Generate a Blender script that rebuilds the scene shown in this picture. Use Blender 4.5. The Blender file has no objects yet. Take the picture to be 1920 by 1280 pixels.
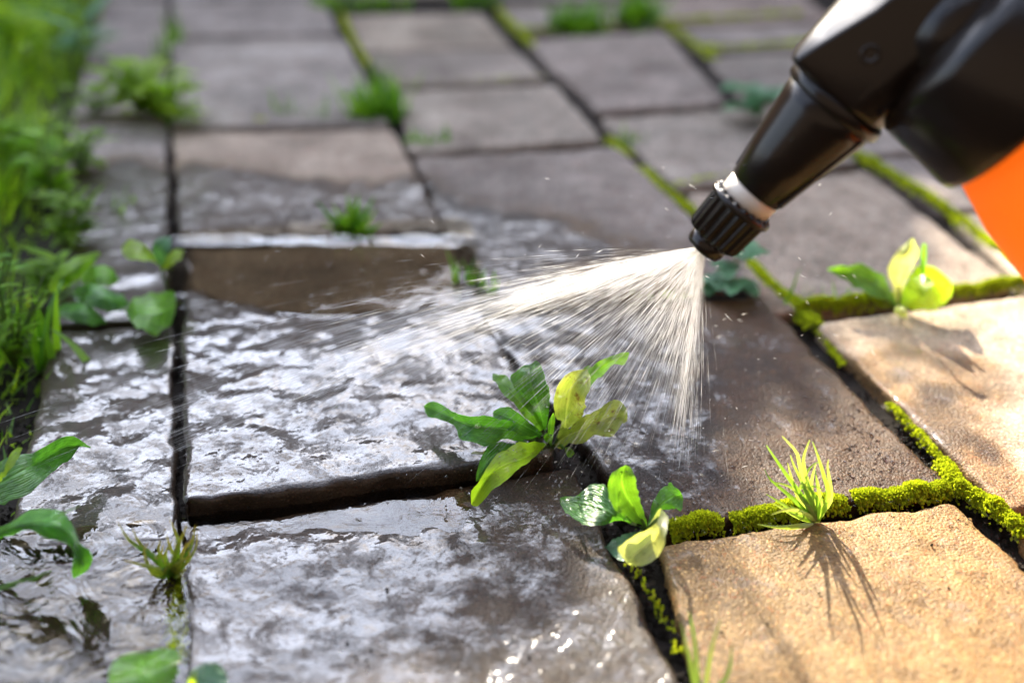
import bpy, bmesh, math, random
from mathutils import Vector, Matrix, Quaternion, noise
R = math.radians
random.seed(7)
scene = bpy.context.scene
COL = scene.collection

# ------------------------------------------------------------------ camera
HC, FPX, PITCH, CX, CY = 0.30, 2133.0, R(30.6), 960.0, 640.0
cam_data = bpy.data.cameras.new("camera")
cam = bpy.data.objects.new("camera", cam_data)
COL.objects.link(cam)
cam.location = (0, 0, HC)
cam.rotation_euler = (math.pi / 2 - PITCH, 0, 0)
cam_data.sensor_width = 36.0
cam_data.lens = 36.0 * FPX / 1920.0
cam_data.clip_start = 0.01
cam_data.clip_end = 500
cam_data.dof.use_dof = True
cam_data.dof.focus_distance = 0.475
cam_data.dof.aperture_fstop = 3.4
cam_data.dof.aperture_blades = 0
scene.camera = cam

# ------------------------------------------------------------------ light
SUN_EL, SUN_AZ = R(28.5), R(-13.0)      # azimuth measured from +Y towards +X
sun_dir = Vector((math.sin(SUN_AZ) * math.cos(SUN_EL), math.cos(SUN_AZ) * math.cos(SUN_EL), math.sin(SUN_EL)))
sl = bpy.data.lights.new("sun", 'SUN')
sl.energy = 5.0
sl.angle = R(0.5)
sl.color = (1.0, 0.88, 0.69)
sun = bpy.data.objects.new("sun", sl)
COL.objects.link(sun)
sun.rotation_euler = (-sun_dir).to_track_quat('-Z', 'Y').to_euler()

world = bpy.data.worlds.new("World")
scene.world = world
world.use_nodes = True
wn, wl = world.node_tree.nodes, world.node_tree.links
wn.clear()
w_out = wn.new('ShaderNodeOutputWorld')
w_bg = wn.new('ShaderNodeBackground')
w_bg.inputs['Strength'].default_value = 0.11
sky = wn.new('ShaderNodeTexSky')
sky.sky_type = 'NISHITA'
sky.sun_disc = False
sky.sun_elevation = SUN_EL
sky.sun_rotation = SUN_AZ
sky.dust_density = 2.0
sky.air_density = 1.0
# broken bright cloud over the blue
tc = wn.new('ShaderNodeTexCoord')
mp = wn.new('ShaderNodeMapping'); mp.inputs['Scale'].default_value = (1.0, 1.0, 2.2)
wl.new(tc.outputs['Generated'], mp.inputs['Vector'])
nz = wn.new('ShaderNodeTexNoise'); nz.inputs['Scale'].default_value = 4.2; nz.inputs['Detail'].default_value = 7.0; nz.inputs['Roughness'].default_value = 0.6
wl.new(mp.outputs['Vector'], nz.inputs['Vector'])
cr = wn.new('ShaderNodeValToRGB'); cr.color_ramp.elements[0].position = 0.42; cr.color_ramp.elements[1].position = 0.58
wl.new(nz.outputs['Fac'], cr.inputs['Fac'])
dotn = wn.new('ShaderNodeVectorMath'); dotn.operation = 'DOT_PRODUCT'; dotn.inputs[1].default_value = sun_dir
wl.new(tc.outputs['Generated'], dotn.inputs[0])
mx0 = wn.new('ShaderNodeMath'); mx0.operation = 'MAXIMUM'; mx0.inputs[1].default_value = 0.0
wl.new(dotn.outputs['Value'], mx0.inputs[0])
pw = wn.new('ShaderNodeMath'); pw.operation = 'POWER'; pw.inputs[1].default_value = 7.0
wl.new(mx0.outputs[0], pw.inputs[0])
ml = wn.new('ShaderNodeMath'); ml.operation = 'MULTIPLY_ADD'; ml.inputs[1].default_value = 40.0; ml.inputs[2].default_value = 5.0
wl.new(pw.outputs[0], ml.inputs[0])
cc = wn.new('ShaderNodeVectorMath'); cc.operation = 'SCALE'; cc.inputs[0].default_value = (0.84, 0.91, 1.10)
wl.new(ml.outputs[0], cc.inputs['Scale'])
mixw = wn.new('ShaderNodeMixRGB')
wl.new(cr.outputs['Color'], mixw.inputs['Fac'])
wl.new(sky.outputs['Color'], mixw.inputs['Color1'])
wl.new(cc.outputs['Vector'], mixw.inputs['Color2'])
wl.new(mixw.outputs['Color'], w_bg.inputs['Color'])
wl.new(w_bg.outputs[0], w_out.inputs['Surface'])

scene.view_settings.view_transform = 'Standard'
scene.view_settings.look = 'None'
scene.view_settings.gamma = 1.0
scene.view_settings.use_curve_mapping = False
scene.view_settings.exposure = 2.0
scene.cycles.use_denoising = True
scene.cycles.max_bounces = 8
scene.cycles.transparent_max_bounces = 24
scene.cycles.sample_clamp_indirect = 6.0
scene.cycles.blur_glossy = 0.3

# ------------------------------------------------------------------ helpers
cp, sp = math.cos(PITCH), math.sin(PITCH)
def ray(px, py):
    a, b = (px - CX) / FPX, (py - CY) / FPX
    return Vector((a, cp - b * sp, -sp - b * cp))          # per unit of depth
def G(px, py, h=0.0):
    """the point at height h that the photograph shows at a pixel"""
    d = ray(px, py)
    t = (h - HC) / d.z
    return Vector((0, 0, HC)) + d * t
def proj(p):
    q = Vector(p) - Vector((0, 0, HC))
    z = q.y * cp - q.z * sp
    return CX + q.x / z * FPX, CY + (-q.z * cp - q.y * sp) / z * FPX

def tag(o, label=None, cat=None, group=None, kind=None):
    if label: o['label'] = label
    if cat: o['category'] = cat
    if group: o['group'] = group
    if kind: o['kind'] = kind
    return o
def empty(name, loc, label, cat, group=None):
    o = bpy.data.objects.new(name, None)
    o.empty_display_size = 0.02
    o.location = loc
    COL.objects.link(o)
    return tag(o, label, cat, group)
def link_mesh(name, verts, faces, mat, parent=None, smooth=True, uvs=None, attrs=None):
    me = bpy.data.meshes.new(name)
    if parent is not None:
        off = Vector(parent.location)
        verts = [(v[0] - off.x, v[1] - off.y, v[2] - off.z) for v in verts]
    me.from_pydata([tuple(v) for v in verts], [], faces)
    if uvs:
        ul = me.uv_layers.new(name="uv")
        idx = [0] * len(me.loops)
        me.loops.foreach_get('vertex_index', idx)
        flat = []
        for i in idx: flat.extend(uvs[i])
        ul.data.foreach_set('uv', flat)
    for nm, vals in (attrs or {}).items():
        at = me.attributes.new(nm, 'FLOAT', 'POINT')
        at.data.foreach_set('value', vals)
    if smooth: me.polygons.foreach_set('use_smooth', [True] * len(me.polygons))
    me.materials.append(mat)
    me.update()
    o = bpy.data.objects.new(name, me)
    COL.objects.link(o)
    if parent is not None: o.parent = parent
    return o
def inside(pt, poly):
    x, y = pt; c = False; n = len(poly); j = n - 1
    for i in range(n):
        xi, yi = poly[i]; xj, yj = poly[j]
        if (yi > y) != (yj > y) and x < (xj - xi) * (y - yi) / (yj - yi) + xi: c = not c
        j = i
    return c
def sdist(pt, poly):
    """signed distance, positive inside"""
    x, y = pt; best = 1e9; n = len(poly)
    for i in range(n):
        ax, ay = poly[i]; bx, by = poly[(i + 1) % n]
        dx, dy = bx - ax, by - ay
        t = max(0, min(1, ((x - ax) * dx + (y - ay) * dy) / (dx * dx + dy * dy + 1e-12)))
        best = min(best, math.hypot(x - ax - t * dx, y - ay - t * dy))
    return best if inside(pt, poly) else -best
def sm(a, b, x):
    t = max(0.0, min(1.0, (x - a) / (b - a))); return t * t * (3 - 2 * t)
def gpoly(pts): return [tuple(G(a, b)[:2]) for a, b in pts]
def crom(pts, n):
    pts = [Vector(p) for p in pts]
    if len(pts) == 2: return [pts[0].lerp(pts[1], i / (n - 1)) for i in range(n)]
    P = [pts[0] * 2 - pts[1]] + pts + [pts[-1] * 2 - pts[-2]]
    cum = [0]
    for i in range(len(pts) - 1): cum.append(cum[-1] + max((pts[i + 1] - pts[i]).length, 1e-6))
    out = []
    for k in range(n):
        s = cum[-1] * k / (n - 1); i = 0
        while i < len(pts) - 2 and s > cum[i + 1]: i += 1
        t = (s - cum[i]) / (cum[i + 1] - cum[i])
        a, b, c, d = P[i:i + 4]
        out.append(0.5 * ((2 * b) + (c - a) * t + (2 * a - 5 * b + 4 * c - d) * t * t + (3 * b - a - 3 * c + d) * t ** 3))
    return out

# ------------------------------------------------------------------ materials
def new_mat(name):
    m = bpy.data.materials.new(name); m.use_nodes = True
    nt = m.node_tree; nt.nodes.clear()
    out = nt.nodes.new('ShaderNodeOutputMaterial')
    return m, nt, out
def N(nt, t, **kw):
    n = nt.nodes.new(t)
    for k, v in kw.items():
        if k in n.inputs: n.inputs[k].default_value = v
        else: setattr(n, k, v)
    return n
def L(nt, a, b): nt.links.new(a, b)
def math_n(nt, op, a, b=None, c=None, clamp=False):
    n = nt.nodes.new('ShaderNodeMath'); n.operation = op; n.use_clamp = clamp
    for i, v in enumerate((a, b, c)):
        if v is None: continue
        if isinstance(v, (int, float)): n.inputs[i].default_value = v
        else: nt.links.new(v, n.inputs[i])
    return n.outputs[0]
def mix_col(nt, f, a, b, blend='MIX'):
    n = nt.nodes.new('ShaderNodeMixRGB'); n.blend_type = blend
    for i, v in enumerate((f, a, b)):
        if isinstance(v, (int, float)): n.inputs[i].default_value = v
        elif isinstance(v, tuple): n.inputs[i].default_value = v if len(v) == 4 else (*v, 1)
        else: nt.links.new(v, n.inputs[i])
    return n.outputs[0]
def ramp(nt, fac, stops):
    n = nt.nodes.new('ShaderNodeValToRGB')
    e = n.color_ramp.elements
    while len(e) < len(stops): e.new(0.5)
    for i, (p, c) in enumerate(stops):
        e[i].position = p
        e[i].color = (c, c, c, 1) if isinstance(c, (int, float)) else (*c, 1)
    nt.links.new(fac, n.inputs[0])
    return n.outputs[0]
def tex_noise(nt, vec, scale, detail=4.0, rough=0.55, dist=0.0):
    n = N(nt, 'ShaderNodeTexNoise', Scale=scale, Detail=detail, Roughness=rough, Distortion=dist)
    nt.links.new(vec, n.inputs['Vector'])
    return n.outputs['Fac']
def bump(nt, h, strength, dist, normal=None):
    b = N(nt, 'ShaderNodeBump', Strength=strength, Distance=dist)
    nt.links.new(h, b.inputs['Height'])
    if normal is not None: nt.links.new(normal, b.inputs['Normal'])
    return b.outputs[0]

def stone_material():
    m, nt, out = new_mat("wet_concrete_stone")
    pos = N(nt, 'ShaderNodeNewGeometry').outputs['Position']
    oi = N(nt, 'ShaderNodeObjectInfo')
    wet = N(nt, 'ShaderNodeAttribute', attribute_name='wet').outputs['Fac']
    film = N(nt, 'ShaderNodeAttribute', attribute_name='film').outputs['Fac']
    grainy = N(nt, 'ShaderNodeAttribute', attribute_name='grainy').outputs['Fac']      # thin broken film over open grain
    p = N(nt, 'ShaderNodeBsdfPrincipled')
    big = tex_noise(nt, pos, 22, 6, 0.62)
    mid = tex_noise(nt, pos, 120, 7, 0.68)
    fine = tex_noise(nt, pos, 900, 4, 0.65)
    base = mix_col(nt, ramp(nt, big, [(0.30, 0.0), (0.70, 1.0)]), (0.135, 0.114, 0.095), (0.350, 0.312, 0.268))
    base = mix_col(nt, math_n(nt, 'MULTIPLY', ramp(nt, mid, [(0.36, 1.0), (0.52, 0.0)]), 0.6), base, (0.085, 0.066, 0.052))
    base = mix_col(nt, math_n(nt, 'MULTIPLY', ramp(nt, fine, [(0.36, 1.0), (0.48, 0.0)]), 0.45), base, (0.07, 0.052, 0.040))
    base = mix_col(nt, math_n(nt, 'MULTIPLY', ramp(nt, fine, [(0.54, 0.0), (0.66, 1.0)]), 0.45), base, (0.50, 0.45, 0.37))
    st_ = ramp(nt, tex_noise(nt, pos, 8, 5, 0.65, 0.5), [(0.34, 0.62), (0.58, 1.08)])
    base = mix_col(nt, 1.0, base, st_, 'MULTIPLY')
    # sand grains: dark, reddish and pale specks
    vo = N(nt, 'ShaderNodeTexVoronoi', Scale=900.0); L(nt, pos, vo.inputs['Vector'])
    sep = N(nt, 'ShaderNodeSeparateColor'); L(nt, vo.outputs['Color'], sep.inputs[0])
    core = ramp(nt, vo.outputs['Distance'], [(0.3, 1.0), (0.65, 0.0)])
    pale = math_n(nt, 'MULTIPLY', ramp(nt, sep.outputs[0], [(0.80, 0.0), (0.92, 1.0)]), core)
    dark = math_n(nt, 'MULTIPLY', ramp(nt, sep.outputs[1], [(0.76, 0.0), (0.88, 1.0)]), core)
    red = math_n(nt, 'MULTIPLY', ramp(nt, sep.outputs[2], [(0.88, 0.0), (0.95, 1.0)]), core)
    base = mix_col(nt, math_n(nt, 'MULTIPLY', pale, 0.6), base, (0.62, 0.57, 0.48))
    base = mix_col(nt, math_n(nt, 'MULTIPLY', dark, 0.7), base, (0.05, 0.038, 0.03))
    base = mix_col(nt, math_n(nt, 'MULTIPLY', red, 0.6), base, (0.32, 0.13, 0.07))
    # a few larger pebbles in the mix
    vp = N(nt, 'ShaderNodeTexVoronoi', Scale=170.0); L(nt, pos, vp.inputs['Vector'])
    sp2 = N(nt, 'ShaderNodeSeparateColor'); L(nt, vp.outputs['Color'], sp2.inputs[0])
    peb = math_n(nt, 'MULTIPLY', ramp(nt, sp2.outputs[0], [(0.90, 0.0), (0.93, 1.0)]), ramp(nt, vp.outputs['Distance'], [(0.16, 1.0), (0.30, 0.0)]))
    base = mix_col(nt, math_n(nt, 'MULTIPLY', peb, 0.6), base, mix_col(nt, sp2.outputs[1], (0.10, 0.07, 0.055), (0.52, 0.46, 0.38)))
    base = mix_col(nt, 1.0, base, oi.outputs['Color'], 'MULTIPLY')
    wj = math_n(nt, 'ADD', wet, math_n(nt, 'MULTIPLY', math_n(nt, 'SUBTRACT', mid, 0.5), 0.9))
    wm = ramp(nt, wj, [(0.22, 0.0), (0.74, 1.0)])
    wetcol = mix_col(nt, 1.0, base, (0.46, 0.345, 0.215), 'MULTIPLY')
    soaked = mix_col(nt, 1.0, base, (0.15, 0.105, 0.068), 'MULTIPLY')
    wetcol = mix_col(nt, ramp(nt, film, [(0.22, 0.0), (0.45, 1.0)]), wetcol, soaked)
    L(nt, mix_col(nt, wm, base, wetcol), p.inputs['Base Color'])
    L(nt, math_n(nt, 'SUBTRACT', 0.78, math_n(nt, 'MULTIPLY', wm, 0.33)), p.inputs['Roughness'])
    p.inputs['Specular IOR Level'].default_value = 0.22
    h = math_n(nt, 'ADD', math_n(nt, 'MULTIPLY', mid, 0.7), math_n(nt, 'MULTIPLY', fine, 0.40))
    h = math_n(nt, 'ADD', h, math_n(nt, 'MULTIPLY', vo.outputs['Distance'], -0.25))
    nb = bump(nt, h, 0.75, 0.0016)
    L(nt, nb, p.inputs['Normal'])
    # the water film: a clear coat that follows the stone less and less the deeper it is
    pn = math_n(nt, 'ADD', math_n(nt, 'MULTIPLY', tex_noise(nt, pos, 62, 9, 0.70, 0.7), 0.72), math_n(nt, 'MULTIPLY', tex_noise(nt, pos, 430, 5, 0.7), 0.28))
    lgmap = N(nt, 'ShaderNodeMapping'); lgmap.inputs['Scale'].default_value = (0.55, 1.0, 1.0); L(nt, pos, lgmap.inputs['Vector'])
    lg = tex_noise(nt, lgmap.outputs['Vector'], 30, 5, 0.6, 1.2)
    thr = math_n(nt, 'ADD', 0.345, math_n(nt, 'MULTIPLY', math_n(nt, 'SUBTRACT', 1.0, film), 0.22))
    thr = math_n(nt, 'ADD', thr, math_n(nt, 'MULTIPLY', math_n(nt, 'SUBTRACT', lg, 0.5), 0.30))
    cw = math_n(nt, 'MULTIPLY', ramp(nt, math_n(nt, 'SUBTRACT', pn, thr), [(-0.0, 0.0), (0.15, 1.0)]), wm)
    L(nt, cw, p.inputs['Coat Weight'])
    p.inputs['Coat IOR'].default_value = 1.40
    L(nt, math_n(nt, 'ADD', math_n(nt, 'MULTIPLY', grainy, 0.14), math_n(nt, 'SUBTRACT', 0.14, math_n(nt, 'MULTIPLY', film, 0.12))), p.inputs['Coat Roughness'])
    ch = math_n(nt, 'ADD', tex_noise(nt, pos, 85, 2, 0.5, 0.8), math_n(nt, 'MULTIPLY', tex_noise(nt, pos, 250, 1.5, 0.5, 0.6), 0.40))
    ch = math_n(nt, 'ADD', ch, math_n(nt, 'MULTIPLY', ramp(nt, pn, [(0.30, 0.0), (0.46, 1.0)]), 0.35))
    cb = N(nt, 'ShaderNodeBump', Strength=1.0, Distance=0.00075); L(nt, math_n(nt, 'ADD', math_n(nt, 'MULTIPLY', grainy, 1.6), math_n(nt, 'SUBTRACT', 1.0, math_n(nt, 'MULTIPLY', film, 0.52))), cb.inputs['Strength']); L(nt, ch, cb.inputs['Height'])
    L(nt, cb.outputs[0], p.inputs['Coat Normal'])
    L(nt, p.outputs[0], out.inputs['Surface'])
    return m

def soil_material():
    m, nt, out = new_mat("wet_soil")
    pos = N(nt, 'ShaderNodeNewGeometry').outputs['Position']
    p = N(nt, 'ShaderNodeBsdfPrincipled', Roughness=0.75)
    p.inputs['Specular IOR Level'].default_value = 0.2
    a = tex_noise(nt, pos, 60, 8, 0.7)
    L(nt, mix_col(nt, a, (0.005, 0.0035, 0.0025), (0.022, 0.015, 0.010)), p.inputs['Base Color'])
    L(nt, bump(nt, tex_noise(nt, pos, 220, 6, 0.7), 1.0, 0.004), p.inputs['Normal'])
    L(nt, p.outputs[0], out.inputs['Surface'])
    return m

def water_material(name, ripple=0.25, scale=60.0, rings=None):
    m, nt, out = new_mat(name)
    pos = N(nt, 'ShaderNodeNewGeometry').outputs['Position']
    h = tex_noise(nt, pos, scale, 3, 0.5, 0.8)
    if rings:
        for (c, k) in rings:
            sub = N(nt, 'ShaderNodeVectorMath', operation='SUBTRACT'); L(nt, pos, sub.inputs[0]); sub.inputs[1].default_value = c
            ln = N(nt, 'ShaderNodeVectorMath', operation='LENGTH'); L(nt, sub.outputs[0], ln.inputs[0])
            d = ln.outputs['Value']
            s = math_n(nt, 'SINE', math_n(nt, 'MULTIPLY', d, k))
            f = math_n(nt, 'MULTIPLY', s, math_n(nt, 'SUBTRACT', 1.0, math_n(nt, 'MULTIPLY', d, 38.0), clamp=True))
            h = math_n(nt, 'ADD', h, math_n(nt, 'MULTIPLY', f, 0.03))
    nb = bump(nt, h, ripple, 0.002)
    fr = N(nt, 'ShaderNodeFresnel', IOR=1.38); L(nt, nb, fr.inputs['Normal'])
    gl = N(nt, 'ShaderNodeBsdfGlossy', Roughness=0.03); L(nt, nb, gl.inputs['Normal'])
    tr = N(nt, 'ShaderNodeBsdfTransparent'); tr.inputs['Color'].default_value = (0.92, 0.84, 0.70, 1)
    mx = N(nt, 'ShaderNodeMixShader')
    L(nt, fr.outputs[0], mx.inputs[0]); L(nt, tr.outputs[0], mx.inputs[1]); L(nt, gl.outputs[0], mx.inputs[2])
    L(nt, mx.outputs[0], out.inputs['Surface'])
    return m

def leaf_material(name, c_dark, c_light, trans=0.4, rough=0.28, blemish=0.0, vein=0.5, tcol=None, wetness=0.6):
    m, nt, out = new_mat(name)
    uv = N(nt, 'ShaderNodeTexCoord').outputs['UV']
    pos = N(nt, 'ShaderNodeNewGeometry').outputs['Position']
    oi = N(nt, 'ShaderNodeObjectInfo').outputs['Random']
    sx = N(nt, 'ShaderNodeSeparateXYZ'); L(nt, uv, sx.inputs[0])
    v = math_n(nt, 'ABSOLUTE', math_n(nt, 'SUBTRACT', sx.outputs[1], 0.5))
    col = mix_col(nt, ramp(nt, tex_noise(nt, pos, 130, 5, 0.6), [(0.3, 0.0), (0.7, 1.0)]), c_dark, c_light)
    rib = ramp(nt, v, [(0.0, 1.0), (0.025, 1.0), (0.045, 0.0)])
    lv = math_n(nt, 'POWER', math_n(nt, 'ABSOLUTE', math_n(nt, 'COSINE', math_n(nt, 'MULTIPLY', v, 25.0))), 14.0)   # long veins beside the midrib
    dirt = ramp(nt, tex_noise(nt, pos, 330, 6, 0.75), [(0.60, 0.0), (0.70, 1.0)])
    # side veins run forward from the midrib
    ph = math_n(nt, 'SUBTRACT', math_n(nt, 'MULTIPLY', sx.outputs[0], 34.0), math_n(nt, 'MULTIPLY', v, 60.0))
    wv = math_n(nt, 'POWER', math_n(nt, 'ABSOLUTE', math_n(nt, 'SINE', ph)), 0.35)
    pale = tuple(min(1.0, c * 1.7 + 0.05) for c in c_light)
    col = mix_col(nt, math_n(nt, 'MULTIPLY', rib, 0.6 * vein), col, pale)
    col = mix_col(nt, math_n(nt, 'MULTIPLY', math_n(nt, 'SUBTRACT', 1.0, wv), 0.28 * vein), col, pale)
    col = mix_col(nt, math_n(nt, 'MULTIPLY', lv, 0.2 * vein), col, pale)
    col = mix_col(nt, math_n(nt, 'MULTIPLY', dirt, 0.6 if vein else 0.0), col, (0.05, 0.045, 0.02))
    shade_v = ramp(nt, tex_noise(nt, pos, 55, 4, 0.6), [(0.3, 0.72), (0.7, 1.2)])
    col = mix_col(nt, 1.0, col, shade_v, 'MULTIPLY')
    if blemish:
        bl = ramp(nt, math_n(nt, 'ADD', tex_noise(nt, pos, 170, 6, 0.7), math_n(nt, 'MULTIPLY', math_n(nt, 'SUBTRACT', sx.outputs[0], 0.5), 0.16)), [(0.57, 0.0), (0.66, 1.0)])
        col = mix_col(nt, math_n(nt, 'MULTIPLY', bl, blemish), col, (0.16, 0.085, 0.025))
    hsv = N(nt, 'ShaderNodeHueSaturation'); L(nt, col, hsv.inputs['Color'])
    L(nt, math_n(nt, 'ADD', 0.8, math_n(nt, 'MULTIPLY', oi, 0.4)), hsv.inputs['Value'])
    col = hsv.outputs[0]
    nb = bump(nt, math_n(nt, 'ADD', math_n(nt, 'MULTIPLY', wv, 0.6), math_n(nt, 'ADD', math_n(nt, 'ADD', math_n(nt, 'MULTIPLY', rib, -0.9), math_n(nt, 'MULTIPLY', lv, -0.4)), tex_noise(nt, pos, 200, 4, 0.6))), 0.75, 0.0009)
    p = N(nt, 'ShaderNodeBsdfPrincipled', Roughness=rough)
    L(nt, col, p.inputs['Base Color']); L(nt, nb, p.inputs['Normal'])
    p.inputs['Coat Weight'].default_value = wetness
    p.inputs['Coat Roughness'].default_value = 0.09
    L(nt, nb, p.inputs['Coat Normal'])
    t = N(nt, 'ShaderNodeBsdfTranslucent')
    L(nt, mix_col(nt, 1.0, col, tcol or (1.7, 1.6, 0.6), 'MULTIPLY'), t.inputs['Color'])
    mx = N(nt, 'ShaderNodeMixShader'); mx.inputs[0].default_value = trans
    L(nt, p.outputs[0], mx.inputs[1]); L(nt, t.outputs[0], mx.inputs[2])
    L(nt, mx.outputs[0], out.inputs['Surface'])
    return m

def grass_material(name, c1, c2, trans=0.4, tip=None):
    m, nt, out = new_mat(name)
    uv = N(nt, 'ShaderNodeTexCoord').outputs['UV']
    sx = N(nt, 'ShaderNodeSeparateXYZ'); L(nt, uv, sx.inputs[0])
    col = mix_col(nt, sx.outputs[1], c1, c2)                  # one random value per blade in V
    if tip: col = mix_col(nt, ramp(nt, sx.outputs[0], [(0.55, 0.0), (1.0, 0.7)]), col, tip)
    p = N(nt, 'ShaderNodeBsdfPrincipled', Roughness=0.35); L(nt, col, p.inputs['Base Color'])
    p.inputs['Coat Weight'].default_value = 0.4; p.inputs['Coat Roughness'].default_value = 0.15
    t = N(nt, 'ShaderNodeBsdfTranslucent'); L(nt, mix_col(nt, 1.0, col, (1.6, 1.5, 0.6), 'MULTIPLY'), t.inputs['Color'])
    mx = N(nt, 'ShaderNodeMixShader'); mx.inputs[0].default_value = trans
    L(nt, p.outputs[0], mx.inputs[1]); L(nt, t.outputs[0], mx.inputs[2])
    L(nt, mx.outputs[0], out.inputs['Surface'])
    return m

def plastic_material(name, col, rough=0.3, scale=400.0, b=0.08, spec=0.5, glow=None):
    m, nt, out = new_mat(name)
    oc = N(nt, 'ShaderNodeTexCoord').outputs['Object']
    p = N(nt, 'ShaderNodeBsdfPrincipled')
    n1 = tex_noise(nt, oc, 45, 5, 0.6)
    L(nt, mix_col(nt, n1, tuple(c * 0.8 for c in col), tuple(min(1, c * 1.2) for c in col)), p.inputs['Base Color'])
    L(nt, math_n(nt, 'ADD', rough - 0.08, math_n(nt, 'MULTIPLY', n1, 0.16)), p.inputs['Roughness'])
    p.inputs['Specular IOR Level'].default_value = spec
    L(nt, bump(nt, tex_noise(nt, oc, scale, 3, 0.6), b, 0.0006), p.inputs['Normal'])
    if glow:                                                   # thin milky plastic lets light through
        t = N(nt, 'ShaderNodeBsdfTranslucent'); t.inputs['Color'].default_value = (*glow, 1)
        mx = N(nt, 'ShaderNodeMixShader'); mx.inputs[0].default_value = 0.55
        L(nt, p.outputs[0], mx.inputs[1]); L(nt, t.outputs[0], mx.inputs[2]); L(nt, mx.outputs[0], out.inputs['Surface'])
    else: L(nt, p.outputs[0], out.inputs['Surface'])
    return m

def spray_material():
    m, nt, out = new_mat("spray_water")
    d = N(nt, 'ShaderNodeBsdfDiffuse'); d.inputs['Color'].default_value = (0.95, 0.95, 0.95, 1)
    t = N(nt, 'ShaderNodeBsdfTranslucent'); t.inputs['Color'].default_value = (0.98, 0.97, 0.95, 1)
    g = N(nt, 'ShaderNodeBsdfGlossy', Roughness=0.25)
    tr = N(nt, 'ShaderNodeBsdfTransparent')
    m1 = N(nt, 'ShaderNodeMixShader'); m1.inputs[0].default_value = 0.65
    L(nt, d.outputs[0], m1.inputs[1]); L(nt, t.outputs[0], m1.inputs[2])
    m2 = N(nt, 'ShaderNodeMixShader'); m2.inputs[0].default_value = 0.12
    L(nt, m1.outputs[0], m2.inputs[1]); L(nt, g.outputs[0], m2.inputs[2])
    m3 = N(nt, 'ShaderNodeMixShader'); m3.inputs[0].default_value = 0.30
    L(nt, tr.outputs[0], m3.inputs[1]); L(nt, m2.outputs[0], m3.inputs[2])
    L(nt, m3.outputs[0], out.inputs['Surface'])
    return m

def droplet_material():
    m, nt, out = new_mat("water_drop")
    p = N(nt, 'ShaderNodeBsdfPrincipled', Roughness=0.02, IOR=1.33)
    p.inputs['Transmission Weight'].default_value = 1.0
    L(nt, p.outputs[0], out.inputs['Surface'])
    return m

M_STONE = stone_material()
M_SOIL = soil_material()
M_SPRAY = spray_material()
M_DROP = droplet_material()
M_BLACK = plastic_material("black_plastic", (0.011, 0.006, 0.0035), 0.24, scale=60.0, b=0.25)
M_CREAM = plastic_material("cream_plastic", (0.78, 0.70, 0.60), 0.3)
M_ORANGE = plastic_material("orange_plastic", (0.90, 0.26, 0.03), 0.38, glow=(1.0, 0.44, 0.10))
LEAF = {
    # every kind of blade the photograph shows
    'deep': leaf_material("leaf_deep", (0.045, 0.19, 0.020), (0.14, 0.42, 0.040), 0.42, 0.25, wetness=0.9),
    'mid': leaf_material("leaf_mid", (0.09, 0.26, 0.02), (0.19, 0.42, 0.035), 0.45, 0.28),
    'lime': leaf_material("leaf_lime", (0.22, 0.40, 0.02), (0.36, 0.54, 0.03), 0.55, 0.32, vein=0.4),
    'sick': leaf_material("leaf_sick", (0.27, 0.40, 0.06), (0.50, 0.60, 0.17), 0.4, 0.35, blemish=0.9),
    'pale': leaf_material("leaf_pale", (0.34, 0.42, 0.12), (0.55, 0.60, 0.26), 0.35, 0.35, blemish=0.55),
    'white': leaf_material("leaf_sunlit", (0.40, 0.50, 0.18), (0.62, 0.68, 0.36), 0.4, 0.35),  # for two sunlit leaves: the sun's whitening is painted into the colour
    'blue': leaf_material("leaf_blue", (0.05, 0.17, 0.07), (0.10, 0.27, 0.12), 0.3, 0.35),
    'weed': leaf_material("leaf_weed", (0.11, 0.27, 0.014), (0.27, 0.46, 0.025), 0.55, 0.4, wetness=0.2),
}
M_GRASS = grass_material("grass_green", (0.08, 0.22, 0.012), (0.34, 0.52, 0.03), 0.52)
M_TUFT = grass_material("tuft_green", (0.06, 0.20, 0.012), (0.18, 0.36, 0.025), 0.45)
M_DRY = grass_material("tuft_yellowed", (0.09, 0.22, 0.015), (0.26, 0.30, 0.04), 0.4, tip=(0.42, 0.27, 0.06))
M_SUNTUFT = grass_material("tuft_sunlit", (0.16, 0.32, 0.04), (0.42, 0.52, 0.16), 0.45)  # lit copy of the green tuft, sunlight put into a paler colour
M_MOSS = grass_material("moss_green", (0.06, 0.10, 0.008), (0.56, 0.66, 0.05), 0.58)
M_STEM = leaf_material("stem_green", (0.10, 0.20, 0.03), (0.16, 0.28, 0.05), 0.2, 0.4, vein=0.0)
M_SHRUB = grass_material("added_shrub_leaf", (0.02, 0.05, 0.008), (0.05, 0.10, 0.015), 0.2)
M_BEECH = grass_material("added_hedge_leaf", (0.018, 0.007, 0.003), (0.045, 0.018, 0.008), 0.1)
def bark():
    m, nt, out = new_mat("bark")
    pos = N(nt, 'ShaderNodeNewGeometry').outputs['Position']
    p = N(nt, 'ShaderNodeBsdfPrincipled', Roughness=0.9)
    L(nt, mix_col(nt, tex_noise(nt, pos, 14, 6, 0.7), (0.020, 0.014, 0.010), (0.07, 0.05, 0.035)), p.inputs['Base Color'])
    L(nt, p.outputs[0], out.inputs['Surface'])
    return m
M_BARK = bark()

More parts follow.
